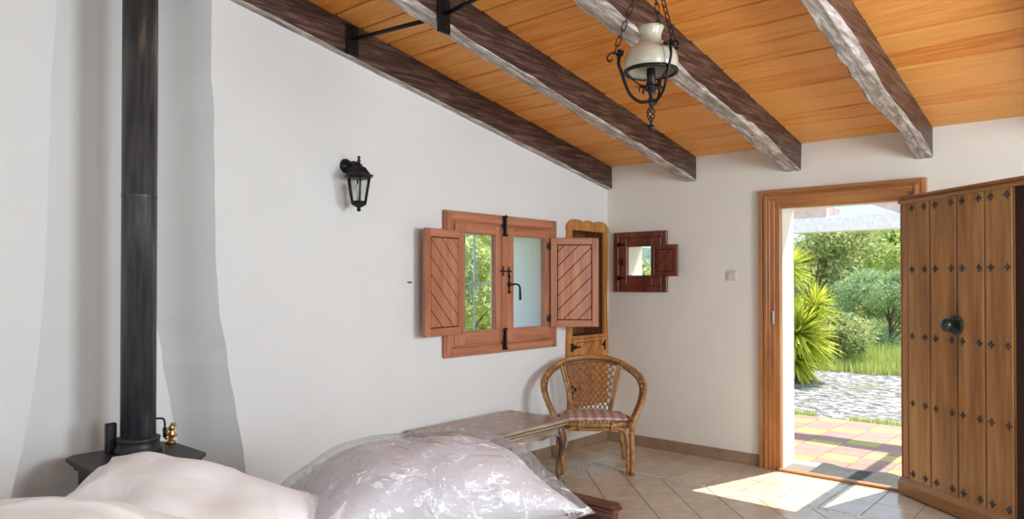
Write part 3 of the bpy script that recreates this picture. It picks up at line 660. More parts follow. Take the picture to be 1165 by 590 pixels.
b = MB(); b.box((-.040, -1.556+O-.006, 1.13), (-.026, -1.556+O+.012, 1.23), 0, .002)
for i in range(4): b.lathe([(.008, 1.135+i*.024), (.008, 1.152+i*.024)], (-.042, -1.553+O, 0), 10)
b.build('strike_plate', plain('steel', (.5, .48, .45), .35, .8), door)
leafL = 1.03
hinge = (-.06, -2.475+O, 0); rz = math.atan2(-.76, -.649)
# local: x from hinge along leaf, room/camera face is local -y or +y?  normal towards the camera = (-.76,.649) = rot90cw of dir
mb = MB(); FY = -1  # camera facing side is local -y
H0, H1 = .03, 2.015
edges = [.056, .27, .505, .724, .93]
mb.box((0, -.012, H0), (.055, .045, H1), 0, .004)
for a, b2 in zip(edges, edges[1:]):
    mb.box((a+.008, -.016, H0), (b2-.009, .03, H1), 0, .005)
    mb.box((b2-.0035, -.010, H0), (b2+.0025, .03, H1), 0, .002)
mb.box((.05, -.004, H0), (leafL, .04, H1), 1)
mb.box((.942, -.010, H0), (leafL, .045, H1), 1, .003)  # dark end strip: shade of the recess there put into its colour
lf = mb.build('door_leaf', [M['doorwood'], M['groove']], door, hinge, (0, 0, rz))
MB().box((-.004, -.045, 1.990), (leafL+.01, .05, 2.012), 0, .006).box((-.002, -.034, 2.012), (leafL+.01, .05, 2.04), 0, .008).build('top_cap', M['doorwoodx'], lf)
r_ = MB(); r_.prism([(.05, .012), (-.045, .012), (-.045, .085), (-.018, .118), (.05, .118)], lambda u, v, h: (h, u, v), -.012, leafL+.012); r_.build('bottom_rail', M['doorwoodx'], lf)
stud0 = None; M['studiron'] = plain('worn studs', (.10, .10, .105), .3, .8)
for z in (1.95, 1.537, 1.087, .635, .160):
    for x in (.105, .222, .322, .459, .551, .683, .772, .892):
        if stud0 is None:
            b = MB(); b.ball((0, -.006, 0), .010, 10, sq=(1, .8, 1))
            for a in range(4):
                ca, sa = math.cos(a*PI/2), math.sin(a*PI/2)
                b.ball((.017*ca, -.003, .017*sa), .007, 8, sq=(1, .6, 1)); b.box((min(0, .014*ca)-.003, -.004, min(0, .014*sa)-.003), (max(0, .014*ca)+.003, .002, max(0, .014*sa)+.003))
            stud0 = b.build('stud', M['studiron'], lf, (x, -.017, z))
        else:
            c = stud0.copy(); col.objects.link(c); c.parent = lf; c.location = (x, -.017, z)
M['patina'] = plain('dark green patinated metal', (.05, .085, .075), .3, .7, 50, .5)
kn = MB(); kn.lathe([(.001, .012), (.030, .012), (.052, .004), (.060, -.004), (.060, -.010), (.050, -.014), (.03, -.012)], (0, 0, 0), 28, axis='y'); 
for a in range(20): kn.ball((.056*math.cos(a*PI/10), -.010, .056*math.sin(a*PI/10)), .006, 6)
k = kn.build('knob', M['patina'], lf, (.497, -.014, 1.185), (0, 0, 0), 'dark green round metal pull knob')
MB().lathe([(.014, 0), (.014, -.03), (.030, -.045), (.042, -.062), (.040, -.080), (.026, -.094), (.004, -.098)], (0, 0, 0), 24, axis='y').build('knob_head', M['patina'], k)
for z in (.3, 1.05, 1.75):
    MB().lathe([(.011, z-.05), (.013, z-.045), (.013, z+.045), (.011, z+.05)], (-.006, .01, 0), 12).build('hinge', M['iron'], lf)

# ------------------------------------------------------------------ stove
sv = tag(empty('wood_stove', (-4.20, -.20, 0)), 'charcoal cast iron wood stove with tall black flue pipe in the wall recess', 'stove')
ox, oy = -4.20, -.20
def octo(x0, x1, y0, y1, c): return [(x0+c, y0), (x1-c, y0), (x1, y0+c), (x1, y1-c*.4), (x1-c*.4, y1), (x0+c*.4, y1), (x0, y1-c*.4), (x0, y0+c)]
mb = MB()
for (e, za, zb) in ((0, .632, .650), (.012, .618, .632), (.024, .600, .618)):
    mb.prism(octo(-.25+e, .225-e, -.30+e, .22-e, .11), lambda u, v, h: (u, v, h), za, zb)
mb.build('top_plate', M['stoveiron'], sv)
mb = MB(); mb.prism(octo(-.205, .18, -.255, .19, .09), lambda u, v, h: (u, v, h), .13, .602)
mb.prism(octo(-.23, .205, -.28, .20, .10), lambda u, v, h: (u, v, h), .09, .13)
mb.build('firebox', M['stoveiron'], sv)
b = MB(); b.box((-.13, -.275, .20), (.11, -.250, .54), 0, .01); dd = b.build('stove_door', M['stoveiron'], sv)
MB().box((-.095, -.279, .25), (.075, -.272, .49), 0, .004).build('pane', plain('sooty stove glass', (.01, .01, .01), .1), dd)
MB().tube([(.10, -.27, .37), (.10, -.31, .37), (.10, -.315, .33), (.10, -.315, .28)], .008, 8).build('handle', M['iron'], dd)
for a, b2 in ((-.17, -.22), (.145, -.22), (-.17, .14), (.145, .14)):
    MB().lathe([(.02, 0), (.026, .012), (.016, .05), (.026, .095)], (a, b2, 0), 10).build('leg', M['stoveiron'], sv)
px, py = .027, .08
mb = MB(); mb.lathe([(.104, .645), (.104, .665), (.097, .672), (.092, .700), (.096, .706), (.096, .716), (.080, .722)], (px, py, 0), 36); mb.build('flue_collar', M['stoveiron'], sv)
mb = MB(); mb.lathe([(.077, .66), (.077, 1.85), (.0785, 1.853), (.0785, 1.865), (.077, 1.868), (.077, 3.28)], (px, py, 0), 40); mb.build('flue_pipe', M['pipe'], sv)
MB().box((-.098, .12, .650), (-.052, .15, .79), 0, .004).build('rear_bracket', M['iron'], sv)
dh = MB(); P0 = Vector((px+.073, py-.01, .795)); rt = Vector((.657, -.754, 0))
dh.tube([P0, P0+rt*.03, P0+rt*.042+Vector((0,0,-.004)), P0+rt*.047+Vector((0,0,-.02)), P0+rt*.047+Vector((0,0,-.05))], .005, 8)
dh.tube([P0+rt*.047+Vector((0,0,-.045)), P0+rt*.048+Vector((0,0,-.09))], .009, 10); dh.build('damper_handle', M['iron'], sv)
# brass ornament on the stove
bo = tag(empty('brass_ornament', (-3.995, -.06, .651)), 'small brass ornament standing on the stove top right of the flue pipe', 'ornament')
b = MB(); b.lathe([(.026, 0), (.028, .006), (.012, .014), (.009, .022)], seg=14)
b.lathe([(.009, .02), (.017, .032), (.019, .045), (.010, .056), (.015, .068), (.016, .078), (.007, .09), (.003, .1)], (.006, 0, 0), 12); b.build('body', M['brass'], bo)
b = MB()
for q, r in (((-.02, 0, .03), .012), ((-.022, 0, .05), .011), ((-.018, 0, .068), .010), ((.024, 0, .035), .010), ((.02, 0, .088), .010)): MB().ball(q, r, 10).build('scroll', M['brass'], bo)

# ------------------------------------------------------------------ wall lantern
wl = tag(empty('wall_lantern', (-2.905, 0, 2.17)), 'black six-sided outdoor style wall lantern with clear panes on the long wall', 'lamp')
b = MB(); b.lathe([(.001, -.001), (.042, -.001), (.046, -.006), (.043, -.014), (.030, -.022), (.015, -.032), (.001, -.034)], (0, 0, 0), 20, axis='y')
b.build('wall_plate', M['iron'], wl)
b = MB(); b.tube([(0, -.02, -.015), (0, -.05, -.035), (0, -.08, -.022), (0, -.095, .0), (0, -.115, .005)], [.020, .024, .021, .016, .012], 12); b.tube([(0, -.03, .0), (0, -.07, .012), (0, -.12, .004)], [.014, .013, .011], 8)
b.build('arm', M['iron'], wl)
cy = -.135
hexp = 0.0
b = MB(); b.lathe([(.094, -.078), (.096, -.073), (.074, -.063), (.060, -.046), (.044, -.024), (.024, -.014), (.020, -.004), (.012, 0)], (0, cy, 0), 6, smooth=False, ph=hexp); b.build('cap', M['iron'], wl)
MB().lathe([(.006, -.002), (.013, .006), (.006, .014), (.014, .020), (.006, .028), (.010, .036), (.011, .041), (.002, .049)], (0, cy, 0), 12).build('finial', M['iron'], wl)
b = MB()
R0, R1, Z0_, Z1_ = .072, .046, -.080, -.232
for k in range(6):
    a = PI*k/3+hexp; b.tube([(R0*math.cos(a), cy+R0*math.sin(a), Z0_), (R1*math.cos(a), cy+R1*math.sin(a), Z1_)], .0055, 6, smooth=1)
b.lathe([(.076, -.092), (.078, -.078)], (0, cy, 0), 6, smooth=False); b.lathe([(.050, -.238), (.052, -.228)], (0, cy, 0), 6, smooth=False)
b.build('cage', M['iron'], wl)
for k in range(6):
    a, a2 = PI*k/3, PI*(k+1)/3; q = []
    for (aa, R_, zz) in ((a, R0-.003, Z0_), (a2, R0-.003, Z0_), (a2, R1-.003, Z1_), (a, R1-.003, Z1_)): q.append((R_*math.cos(aa), cy+R_*math.sin(aa), zz))
    MB().add(q, [(0,1,2,3)]).build('pane', M['lampglass'], wl)
MB().lathe([(.050, -.238), (.040, -.252), (.022, -.262), (.009, -.268), (.014, -.276), (.012, -.286), (.002, -.292)], (0, cy, 0), 12).build('base', M['iron'], wl)
b = MB(); b.lathe([(.012, -.225), (.012, -.19), (.009, -.185)], (0, cy, 0), 12); b.build('socket', M['white_paint'], wl)
b = MB(); b.lathe([(.010, -.186), (.022, -.165), (.026, -.145), (.020, -.125), (.004, -.115)], (0, cy, 0), 14); b.build('bulb', plain('unlit bulb glass', (.8, .8, .78), .2), wl)

# ------------------------------------------------------------------ pendant lamp
pc = Vector((-2.943, -2.176, 0)); RT = Vector((.6574, -.7536, 0)); FW = Vector((.7536, .6574, 0))
pl = tag(empty('pendant_lamp', (pc.x, pc.y, ceil_z(pc.x))), 'wrought iron pendant lamp with cream milk glass shade hanging on chains', 'lamp')
zc = ceil_z(pc.x)
loc = lambda v: Vector(v)-Vector((0, 0, zc))
def P3(r, ang, z):   # angle measured from screen right towards the viewer
    return RT*(r*math.cos(ang))-FW*(r*math.sin(ang))+Vector((0, 0, z-zc))
prof = [(.100, 2.328), (.107, 2.345), (.112, 2.370), (.111, 2.395), (.102, 2.422), (.084, 2.443), (.062, 2.458), (.048, 2.468), (.042, 2.480), (.043, 2.498), (.050, 2.516), (.056, 2.528)]
prof = [(r, z-.012*min(1, (z-2.328)/.02)) for r, z in prof]
prof2 = [(r-.003, z) for r, z in prof[::-1]]
MB().lathe([(r, z-zc) for r, z in prof+prof2], (0,0,0), 40, cap=False).build('glass_shade', M['milk'], pl)
b = MB(); b.lathe([(.108, 2.322-zc), (.113, 2.324-zc), (.113, 2.336-zc), (.109, 2.338-zc), (.102, 2.334-zc), (.102, 2.324-zc), (.108, 2.322-zc)], seg=40, cap=False)
for k in range(3): a = PI+k*2*PI/3; b.tube([P3(.018, a, 2.262), P3(.06, a, 2.285), P3(.106, a, 2.326)], .0035, 6)
b.build('shade_ring', M['iron'], pl)
b = MB(); b.lathe([(.016, 2.345-zc), (.0185, 2.342-zc), (.0185, 2.275-zc), (.012, 2.27-zc)], seg=16); b.build('lamp_holder', M['iron'], pl)
b = MB(); b.lathe([(.010, 2.272-zc), (.034, 2.268-zc), (.030, 2.258-zc), (.012, 2.245-zc), (.008, 2.225-zc), (.014, 2.21-zc), (.008, 2.195-zc), (.009, 2.188-zc)], seg=14)
for k in range(6):
    a = k*PI/3; b.tube([P3(.02, a, 2.262), P3(.042, a, 2.268), P3(.050, a, 2.256), P3(.046, a, 2.246)], [.006, .006, .004, .002], 6)
b.build('stem_cup', M['iron'], pl)
b = MB()
for k in range(4):
    b.tube([P3(max(.003, .017*math.sin(PI*t/12)), k*PI/2+t/12*PI*1.6, 2.190-.072*t/12) for t in range(13)], .0028, 6, smooth=2)
b.build('twisted_basket', M['iron'], pl)
MB().lathe([(.003, 2.122-zc), (.005, 2.114-zc), (.003, 2.108-zc)], seg=10).ball((0, 0, 2.096-zc), .0155, 14).build('bottom_ball', M['iron'], pl)
arm_angles = [PI*1.02, PI*.36, -PI*.33]
hookz = 2.40
for a in arm_angles:
    b = MB()
    pts = [P3(.010, a, 2.205), P3(.045, a, 2.205), P3(.085, a, 2.235), P3(.108, a, 2.285), P3(.122, a, 2.330), P3(.134, a, 2.362), P3(.135, a, hookz)]
    b.tube(pts, [.0045, .005, .005, .005, .005, .005, .004], 8, flat=1.4)
    b.tube([P3(.135, a, hookz-.005), P3(.150, a, hookz+.012), P3(.172, a, hookz+.008), P3(.182, a, hookz-.010), P3(.172, a, hookz-.024), P3(.161, a, hookz-.014)], .004, 7)
    b.tube([P3(.135, a, hookz-.04), P3(.128, a, hookz), P3(.133, a, hookz+.03)], [.004, .005, .002], 6)
    o = b.build('arm', M['iron'], pl)
    lv = MB()
    for s_ in (-1, 1):
        c = P3(.128, a, hookz+.010)+(RT*math.sin(a)+FW*math.cos(a))*(.018*s_); lv.ball(c, .016, 10, sq=(1, 1, .55))
    lv.ball(P3(.132, a, hookz+.018), .010, 8); lv.build('leaf_rosette', M['iron'], o)
apex = 2.80
def link(p, q, flip, r=.0024, wd=.0085):
    p, q = Vector(p), Vector(q); T = (q-p).normalized(); S = T.cross(Vector((0, 0, 1)))
    S = S.normalized() if S.length > 1e-3 else RT.copy()
    if flip: S = T.cross(S).normalized()
    return [p+S*wd*.6, p+T*.006+S*wd, q-T*.006+S*wd, q+S*wd*.6, q-S*wd*.6, q-T*.006-S*wd, p+T*.006-S*wd, p-S*wd*.6]
def chain(p, q, name):
    p, q = Vector(p), Vector(q); L = (q-p).length; n = max(2, int(L/.033)); b = MB(); T = (q-p)/n
    for i in range(n):
        b.tube(link(p+T*i-T.normalized()*.004, p+T*(i+1)+T.normalized()*.004, i % 2), .0024, 6, smooth=2, closed=True)
    return b.build(name, M['iron'], pl)
for a in arm_angles: chain(P3(.152, a, hookz+.012), P3(.012, a, apex), 'chain')
MB().lathe([(.010, apex-.01-zc), (.018, apex-zc), (.010, apex+.012-zc)], seg=14).build('chain_ring', M['iron'], pl)
chain(P3(0, 0, apex+.01), P3(0, 0, zc-.03), 'chain')
MB().lathe([(.012, -.045), (.045, -.02), (.055, -.004), (.055, .01)], seg=20).build('ceiling_rose', M['iron'], pl)

# ------------------------------------------------------------------ iron rods between the beams
def rod(p, q, label, plate_dir):
    c = Vector(p); o = tag(empty('iron_rod', p), label, 'rod', 'iron rods between the ceiling beams')
    b = MB(); q = Vector(q)-c; b.tube([(0, 0, 0), q], .0125, 10, smooth=1); b.build('bar', M['iron'], o)
    for (at, s_) in ((Vector((0,0,0)), -1), (q, 1)):
        zl, zh = (-.098, .088) if s_ < 0 else (-.035, .06)
        b = MB().box((at.x-.045, at.y-.008, at.z+zl), (at.x+.045, at.y+.008, at.z+zh), 0, .004)
        pp = b.build('fixing_plate', M['iron'], o)
        for z in (zl*.7, zh*.66): MB().ball((at.x, at.y+.009*s_*-1*-1 if s_ > 0 else at.y-.009, at.z+z), .009, 8).build('bolt', M['iron'], pp)
        MB().lathe([(.022, -.012), (.026, 0), (.022, .012)], (at.x, at.y, at.z), 14, axis='y').build('boss', M['iron'], pp)
    return o
rod((-2.90, -.060, 2.945), (-2.90, -.780, 2.90), 'black iron rod bolted between the wall beam and the second beam', 1)
rod((-2.925, -.902, 2.885), (-2.925, -1.625, 2.960), 'black iron rod bolted to the right face of the second beam', 1)

# ------------------------------------------------------------------ light switch
ls = tag(empty('light_switch', (0, -1.199, 1.505)), 'small cream square light switch on the end wall left of the door', 'switch')
MB().box((-.009, -.041, -.041), (0, .041, .041), 0, .003).build('plate', M['plate'], ls)
MB().box((-.013, -.026, -.026), (-.008, -.0015, .026), 0, .002).box((-.013, .0015, -.026), (-.008, .026, .026), 0, .002).build('rocker', M['plate'], ls)

# ------------------------------------------------------------------ coffee table
tb = tag(empty('coffee_table', (-1.935, -.335, 0)), 'low carved coffee table with pinkish brown marble top against the long wall', 'table')
tw, td = 1.03, .57
mb = MB()
mb.box((-tw/2+.035, -td/2+.035, .462), (tw/2-.035, td/2-.035, .476), 0, .003); mb.build('marble_top', M['marble'], tb)
mb = MB()
for q_, (e, za, zb) in enumerate(((0, .454, .474), (.016, .444, .455), (.008, .430, .445), (.030, .416, .431))):
    q_ = q_ % 2
    mb.box((-tw/2+e, -td/2+e, za), (tw/2-e, -td/2+e+.045, zb), q_, .004); mb.box((-tw/2+e, td/2-e-.045, za), (tw/2-e, td/2-e, zb), q_, .004)
    mb.box((-tw/2+e, -td/2+e+.045, za), (-tw/2+e+.045, td/2-e-.045, zb), q_, .002); mb.box((tw/2-e-.045, -td/2+e+.045, za), (tw/2-e, td/2-e-.045, zb), q_, .002)
mb.build('moulded_edge', [M['tablewood'], M['tableleg']], tb)
def scallop(L, h0, dip):
    pts = []; n = 48
    for i in range(n+1):
        u = i/n; d = abs(u-.5)*2; z = h0-dip*(math.exp(-(d/.16)**2)*1.0)-dip*.55*math.exp(-((d-.55)/.12)**2)-dip*1.3*max(0, (d-.82)/.18)**2
        pts.append((-L/2+L*u, z))
    return pts
for nm, L, off, ax in (('front', tw-.12, -td/2+.045, 0), ('back', tw-.12, td/2-.045, 0), ('l', td-.12, -tw/2+.045, 1), ('r', td-.12, tw/2-.045, 1)):
    sp = scallop(L, .372, .028); poly = [(-L/2, .418)]+sp+[(L/2, .418)]
    mb = MB(); fn = (lambda u, v, h: (u, h, v)) if ax == 0 else (lambda u, v, h: (h, u, v))
    mb.prism(poly, fn, off-.010, off+.010)
    s_ = -1 if off < 0 else 1; y_ = off+s_*.012
    path = [(p[0], y_, p[1]+.007) if ax == 0 else (y_, p[0], p[1]+.007) for p in sp[::2]]
    mb.tube(path, .005, 6, smooth=1)
    for k in range(-3, 4):
        c = (k*.018, y_, .385+.006*(3-abs(k))*.4) if ax == 0 else (y_, k*.018, .385+.006*(3-abs(k))*.4); mb.ball(c, .009-.001*abs(k), 8)
    mb.build('apron', M['tablewood'], tb)
for sx_ in (-1, 1):
    for sy_ in (-1, 1):
        cx_, cy_ = sx_*(tw/2-.06), sy_*(td/2-.06); dx_, dy_ = sx_*.7, sy_*.7
        b = MB(); pts = []; rs = []
        for z, o_, r in ((.42, .0, .034), (.385, .014, .037), (.34, .030, .034), (.29, .032, .027), (.23, .020, .020), (.17, .004, .0155), (.11, -.004, .013), (.06, .006, .014), (.03, .024, .018), (.012, .034, .019)):
            pts.append((cx_+dx_*o_, cy_+dy_*o_, z)); rs.append(r)
        b.tube(pts, rs, 12, smooth=3); b.box((cx_-.03, cy_-.03, .375), (cx_+.03, cy_+.03, .425), 0, .006)
        lg = b.build('leg', M['tableleg'], tb)
        b = MB(); b.tube([(cx_+dx_*.05, cy_+dy_*.05, .40), (cx_+dx_*.068, cy_+dy_*.068, .36), (cx_+dx_*.064, cy_+dy_*.064, .31), (cx_+dx_*.045, cy_+dy_*.045, .25)], [.012, .011, .009, .004], 8); b.build('knee_carving', M['tablewood'], lg)

# ------------------------------------------------------------------ rattan chair. local: x right (seen from the front), y to the back, z up
fr_r = Vector((-.895, -.815, 0)); fr_l = Vector((-1.245, -.385, 0)); mid = (fr_r+fr_l)/2; ax = (fr_r-fr_l).normalized(); ang = math.atan2(ax.y, ax.x)
ch = tag(empty('rattan_armchair', tuple(mid), (0, 0, ang)), 'golden rattan tub armchair with lattice back in the corner below the wall cabinet', 'chair')
HW = (fr_r-fr_l).length/2
def half(s):
    return [(s*HW, 0, 0), (s*HW, .0, .20), (s*(HW+.002), .005, .36), (s*(HW+.045), .025, .46), (s*(HW+.095), .07, .565), (s*(HW+.118), .15, .655), (s*(HW+.090), .26, .725), (s*(HW+.0), .37, .785), (s*.17, .445, .828)]
loop = half(-1)+[(0, .468, .842)]+half(1)[::-1]
MB().tube(loop, .0185, 10, smooth=5).build('arm_loop', M['rattan'], ch)
inner = [(s[0]*.925, s[1]+.028, s[2]-.022) for s in loop[3:-3]]
MB().tube(inner, .010, 8, smooth=4).build('inner_loop', M['rattandark'], ch)
# seat ring
ring = []
for k in range(24):
    a = 2*PI*k/24; x = (HW+.012)*math.copysign(abs(math.cos(a))**.75, math.cos(a)); y = .225+.235*math.copysign(abs(math.sin(a))**.8, math.sin(a))
    ring.append((x, y, .375))
b = MB(); b.tube(ring, .019, 10, smooth=3, closed=True); b.tube([(p[0]*.98, p[1]*.98+.004, .342) for p in ring], .013, 8, smooth=3, closed=True); b.build('seat_frame', M['rattan'], ch)
b = MB()
for i in range(17):
    x = -HW*.92+HW*1.84*i/16; h = .205*(max(0, 1-(abs(x)/(HW+.02))**3.2))**.5; b.tube([(x, .225-h, .388), (x, .225+h, .388)], .0085, 6, smooth=1)
b.build('seat_slats', M['rattandark'], ch)
b = MB()
def seat_pad(u, v, s):
    a, c = (u-.5)*2, (v-.5)*2; e = (1-abs(a)**4)*(1-abs(c)**4)
    return (a*(HW-.02)*(1-.12*c*c*(c > 0)), .215+c*.20*(1-.1*a*a), .405+s*.026*max(0, e)**.4+.004*noise.noise((a*3, c*3, s)))
b.grid(lambda u, v: seat_pad(u, v, 1), 28, 22); b.grid(lambda u, v: seat_pad(u, v, -.6), 28, 22); b.build('seat_cushion', M['cushion'], ch)
# upright rods of the back
def backS(u, v):  # u -1..1 across, v 0..1 up
    wdt = .150+.095*v**1.1; x = u*wdt; y = .425+.045*v-.035*u*u*(1+v*.8)-.01; z = .385+(.435-.035*u*u*1.0)*v
    return Vector((x, y, z))
for s in (-1, 1):
    MB().tube([backS(s, v/6) for v in range(7)], .0135, 8, smooth=3).tube([backS(s*.90, v/6)+Vector((0, -.006, 0)) for v in range(7)], .009, 8, smooth=3).build('back_upright', M['rattan'], ch)
b = MB(); MU, MV = 4.4, 7.6
for sgn in (-1, 1):
    for k in range(-16, 17):
        pts = []
        for i in range(33):
            v = .02+.94*i/32; u = sgn*(v*MV-k)/MU*2*.5*2-0
            u = (sgn*(v*MV)+k)/MU*1.0
            if -.86 <= u <= .86: pts.append(backS(u, v)+Vector((0, .003*sgn, 0)))
        if len(pts) > 2: b.tube(pts, .0052, 6, smooth=1)
b.tube([backS(u/6*.9, .97) for u in range(-6, 7)], .009, 8, smooth=2); b.tube([backS(u/6*.9, .03) for u in range(-6, 7)], .012, 8, smooth=2)
b.build('back_lattice', M['rattandark'], ch)
# side wings: lattice between the arm loop and an inner rod
for s in (-1, 1):
    A_ = [Vector((s*(HW-.005), .09, .39)), Vector((s*(HW+.035), .105, .47)), Vector((s*(HW+.072), .13, .555)), Vector((s*(HW+.088), .19, .635)), Vector((s*(HW+.070), .27, .70))]
    B2 = [Vector((s*(HW+.012), .02, .39)), Vector((s*(HW+.045), .032, .46)), Vector((s*(HW+.09), .075, .555)), Vector((s*(HW+.112), .15, .645)), Vector((s*(HW+.090), .25, .715))]
    b = MB(); b.tube(A_, .010, 8, smooth=4); b.build('arm_rod', M['rattan'], ch)
    b = MB()
    def lp(T, t):
        t = min(.999, max(0, t))*(len(T)-1); i = int(t); return T[i].lerp(T[i+1], t-i)
    for k in range(9):
        t = k/9; b.tube([lp(A_, t), lp(B2, t+.10)], .0045, 6, smooth=1); b.tube([lp(B2, t), lp(A_, t+.10)], .0045, 6, smooth=1)
    b.build('arm_lattice', M['rattandark'], ch)
# legs
for s in (-1, 1):
    MB().tube([(s*(HW-.15), .0, .350), (s*(HW-.09), 0, .345), (s*(HW-.048), 0, .315), (s*(HW-.034), 0, .25), (s*(HW-.032), 0, 0)], .0145, 10, smooth=4).build('front_leg_brace', M['rattan'], ch)
    MB().tube([(s*(HW-.06), .42, .37), (s*(HW-.03), .455, .2), (s*(HW+.0), .50, 0)], .0165, 10, smooth=3).build('rear_leg', M['rattan'], ch)
    MB().tube([(s*(HW-.01), .10, .34), (s*(HW-.02), .22, .325), (s*(HW-.03), .38, .32)], .010, 8, smooth=3).build('side_brace', M['rattan'], ch)
b = MB()
for x, y, z in ((-HW*.45, -.012, .36), (HW*.45, -.012, .36)): MB().box((x-.010, y-.024, z-.03), (x+.010, y+.022, z+.036), 0, .006).build('cane_binding', M['rattan'], ch)
for s in (-1, 1): MB().tube([(s*(HW), 0, .33), (s*(HW), 0, .40)], .0235, 10, smooth=1).build('cane_binding', M['rattan'], ch)

# ------------------------------------------------------------------ daybed
bd = tag(empty('daybed', (-3.93, -1.55, 0)), 'dark red mahogany daybed frame, its corner post showing beyond the wrapped quilt', 'bed')
def bl(x, y, z): return (x+3.93, y+1.55, z)
def bbx(mb, a, b2, bev=.004, mi=0): mb.box(bl(*a), bl(*b2), mi, bev)
for xe, s in ((-2.965, 1), (-5.36, -1)):
    for yy in (-1.985, -1.115):
        b = MB(); bbx(b, (xe-.024, yy-.024, 0), (xe+.024, yy+.024, .455)); b.build('post', M['mahog'], bd)
    b = MB(); bbx(b, (xe-.032, -2.02, .482), (xe+.032, -1.08, .500), .005); bbx(b, (xe-.038, -2.026, .466), (xe+.038, -1.074, .483), .006); bbx(b, (xe-.028, -2.012, .440), (xe+.028, -1.088, .467), .005); b.build('cap_rail', M['mahog'], bd)
    b = MB(); bbx(b, (xe-.010, -1.965, .12), (xe+.010, -1.135, .445), .003)
    for i in range(5): bbx(b, (xe-.014, -1.95+.17*i, .13), (xe+.014, -1.95+.17*i+.12, .43), .006)
    b.build('end_panel', M['mahog'], bd)
for yy in (-2.0, -1.10):
    b = MB(); bbx(b, (-5.34, yy-.012, .18), (-2.985, yy+.012, .32)); b.build('side_rail', M['mahog'], bd)
b = MB()
for i in range(14): bbx(b, (-5.30+.17*i, -1.99, .29), (-5.30+.17*i+.08, -1.11, .31), .003)
b.build('slats', M['mahog'], bd)
mt = MB()
def matt(u, v, s):
    a, c = (u-.5)*2, (v-.5)*2; e = max(0, (1-abs(a)**10)*(1-abs(c)**10))**.5
    return (a*1.165, c*.43, .385+s*.075*e)
mt.grid(lambda u, v: matt(u, v, 1), 40, 24); mt.grid(lambda u, v: matt(u, v, -1), 40, 24)
tag(mt.build('mattress', M['sheet'], None, (-4.165, -1.55, 0)), 'low white mattress on the daybed beneath the cushions and wrapped quilt', 'mattress')

# ------------------------------------------------------------------ soft things
def puff(a, c, p=3.0, q=.5): return max(0, (1-abs(a)**p)*(1-abs(c)**p))**q
def soft(name, mat, W_, D_, H_, loc_, rot, seed, n=64, wr=.02, sc=2.2, pull=.12, p=2.6, q=.5, parent=None, ridge=0.0, skew=0, bot=.45, grow=0.0, droop=0.0):
    mb = MB()
    def f(u, v, s):
        a, c = (u-.5)*2, (v-.5)*2
        k = 1-pull*(1-abs(a)**2)*abs(c)**3; k2 = 1-pull*(1-abs(c)**2)*abs(a)**3
        x, y = a*k2*(W_/2+grow), c*k*(D_/2+grow); e = puff(a, c, p, q)
        w_ = wr*noise.noise((x*sc+seed, y*sc, s*2.0))+.5*wr*noise.noise((x*sc*2.7, y*sc*2.7+seed, s))
        rg = ridge*(1-abs(noise.noise((x*3.1+seed*2, y*3.1, .3))*2.2))**3 if ridge else 0
        z = s*(H_*(.5 if s > 0 else bot)+grow)*e*(1+skew*a)+(w_+rg)*min(1, e*2.0)+.006*noise.noise((x*7, y*7, seed))
        z += .02*noise.noise((a*2+seed, c*2, 0))-droop*max(0, -a-.35)**2/.42
        return (x, y, z)
    mb.grid(lambda u, v: f(u, v, 1), n, n); mb.grid(lambda u, v: f(u, v, -1), n, n)
    return mb.build(name, mat, parent, loc_, rot)
VIEW = math.atan2(-.7536, .6574)   # direction of picture-right on the floor
# plastic wrapped quilt
wq = tag(empty('wrapped_quilt', (-3.735, -1.625, .655), (.06, .05, -.50)), 'bulky folded quilt wrapped in crinkled clear plastic on the daybed', 'quilt')
soft('quilt', M['duvet'], 1.10, .64, .37, (0, 0, 0), (0, 0, 0), 3, 70, .012, 2.5, .16, 2.0, .6, wq, 0, .16, droop=.15)
soft('plastic_cover', M['plastic'], 1.12, .66, .37, (0, 0, 0), (0, 0, 0), 3, 170, .016, 2.6, .08, 2.0, .56, wq, .012, .16, .45, .02, .15)
# white cushions
c1 = soft('cushion', M['sheet'], .82, .60, .30, (-4.55, -1.42, .658), (.30, .20, VIEW), 9, 90, .020, 2.4, .08, 2.4, .5, None, .010, -.05)
tag(c1, 'large plump white cushion in front of the stove, uppermost of the white bedding', 'cushion', 'white cushions on the daybed')
c2 = soft('cushion', M['sheet'], .62, .50, .30, (-5.02, -1.74, .760), (.1, .10, VIEW+.1), 14, 70, .015, 2.0, .06, 2.2, .5, None, .010)
tag(c2, 'flatter white cushion at the lower left corner below the large one', 'cushion', 'white cushions on the daybed')

# ------------------------------------------------------------------ outside
mb = MB(); T = .30
mb.box((.28, -4.2, -.16), (2.62, 1.6, -.032), 2)
for i in range(9):
    for j in range(21):
        a = .46+i*.245; b2 = -4.2+j*.285; yel = (i+j) % 3 == 0
        x1 = min(a+.245, 2.62)
        if a < 2.6: mb.box((a+.003, b2+.003, -.04), (x1-.003, b2+.282, -.028), 1 if yel else 0)
mb.box((.005, -2.6, -.10), (.455, -1.4, -.012), 3, .004)
tag(mb.build('patio', [M['terra'], M['yellow'], M['grout'], M['sill']]), 'sunlit chequered terracotta and yellow tiled patio outside the door', 'patio', kind='structure')
mb = MB()
def gz(x, y): return -.06-.004*max(0, x-2.6)+.05*noise.noise((x*.35, y*.35, 0))*min(1, max(0, (x-2.6)/2))
mb.grid(lambda u, v: (2.6+5.6*u, -8+18*v, gz(2.6+5.6*u, -8+18*v)), 60, 90)
tag(mb.build('gravel_yard', M['gravel']), 'pale gravel yard beyond the patio', 'ground', kind='structure')
mb = MB(); 
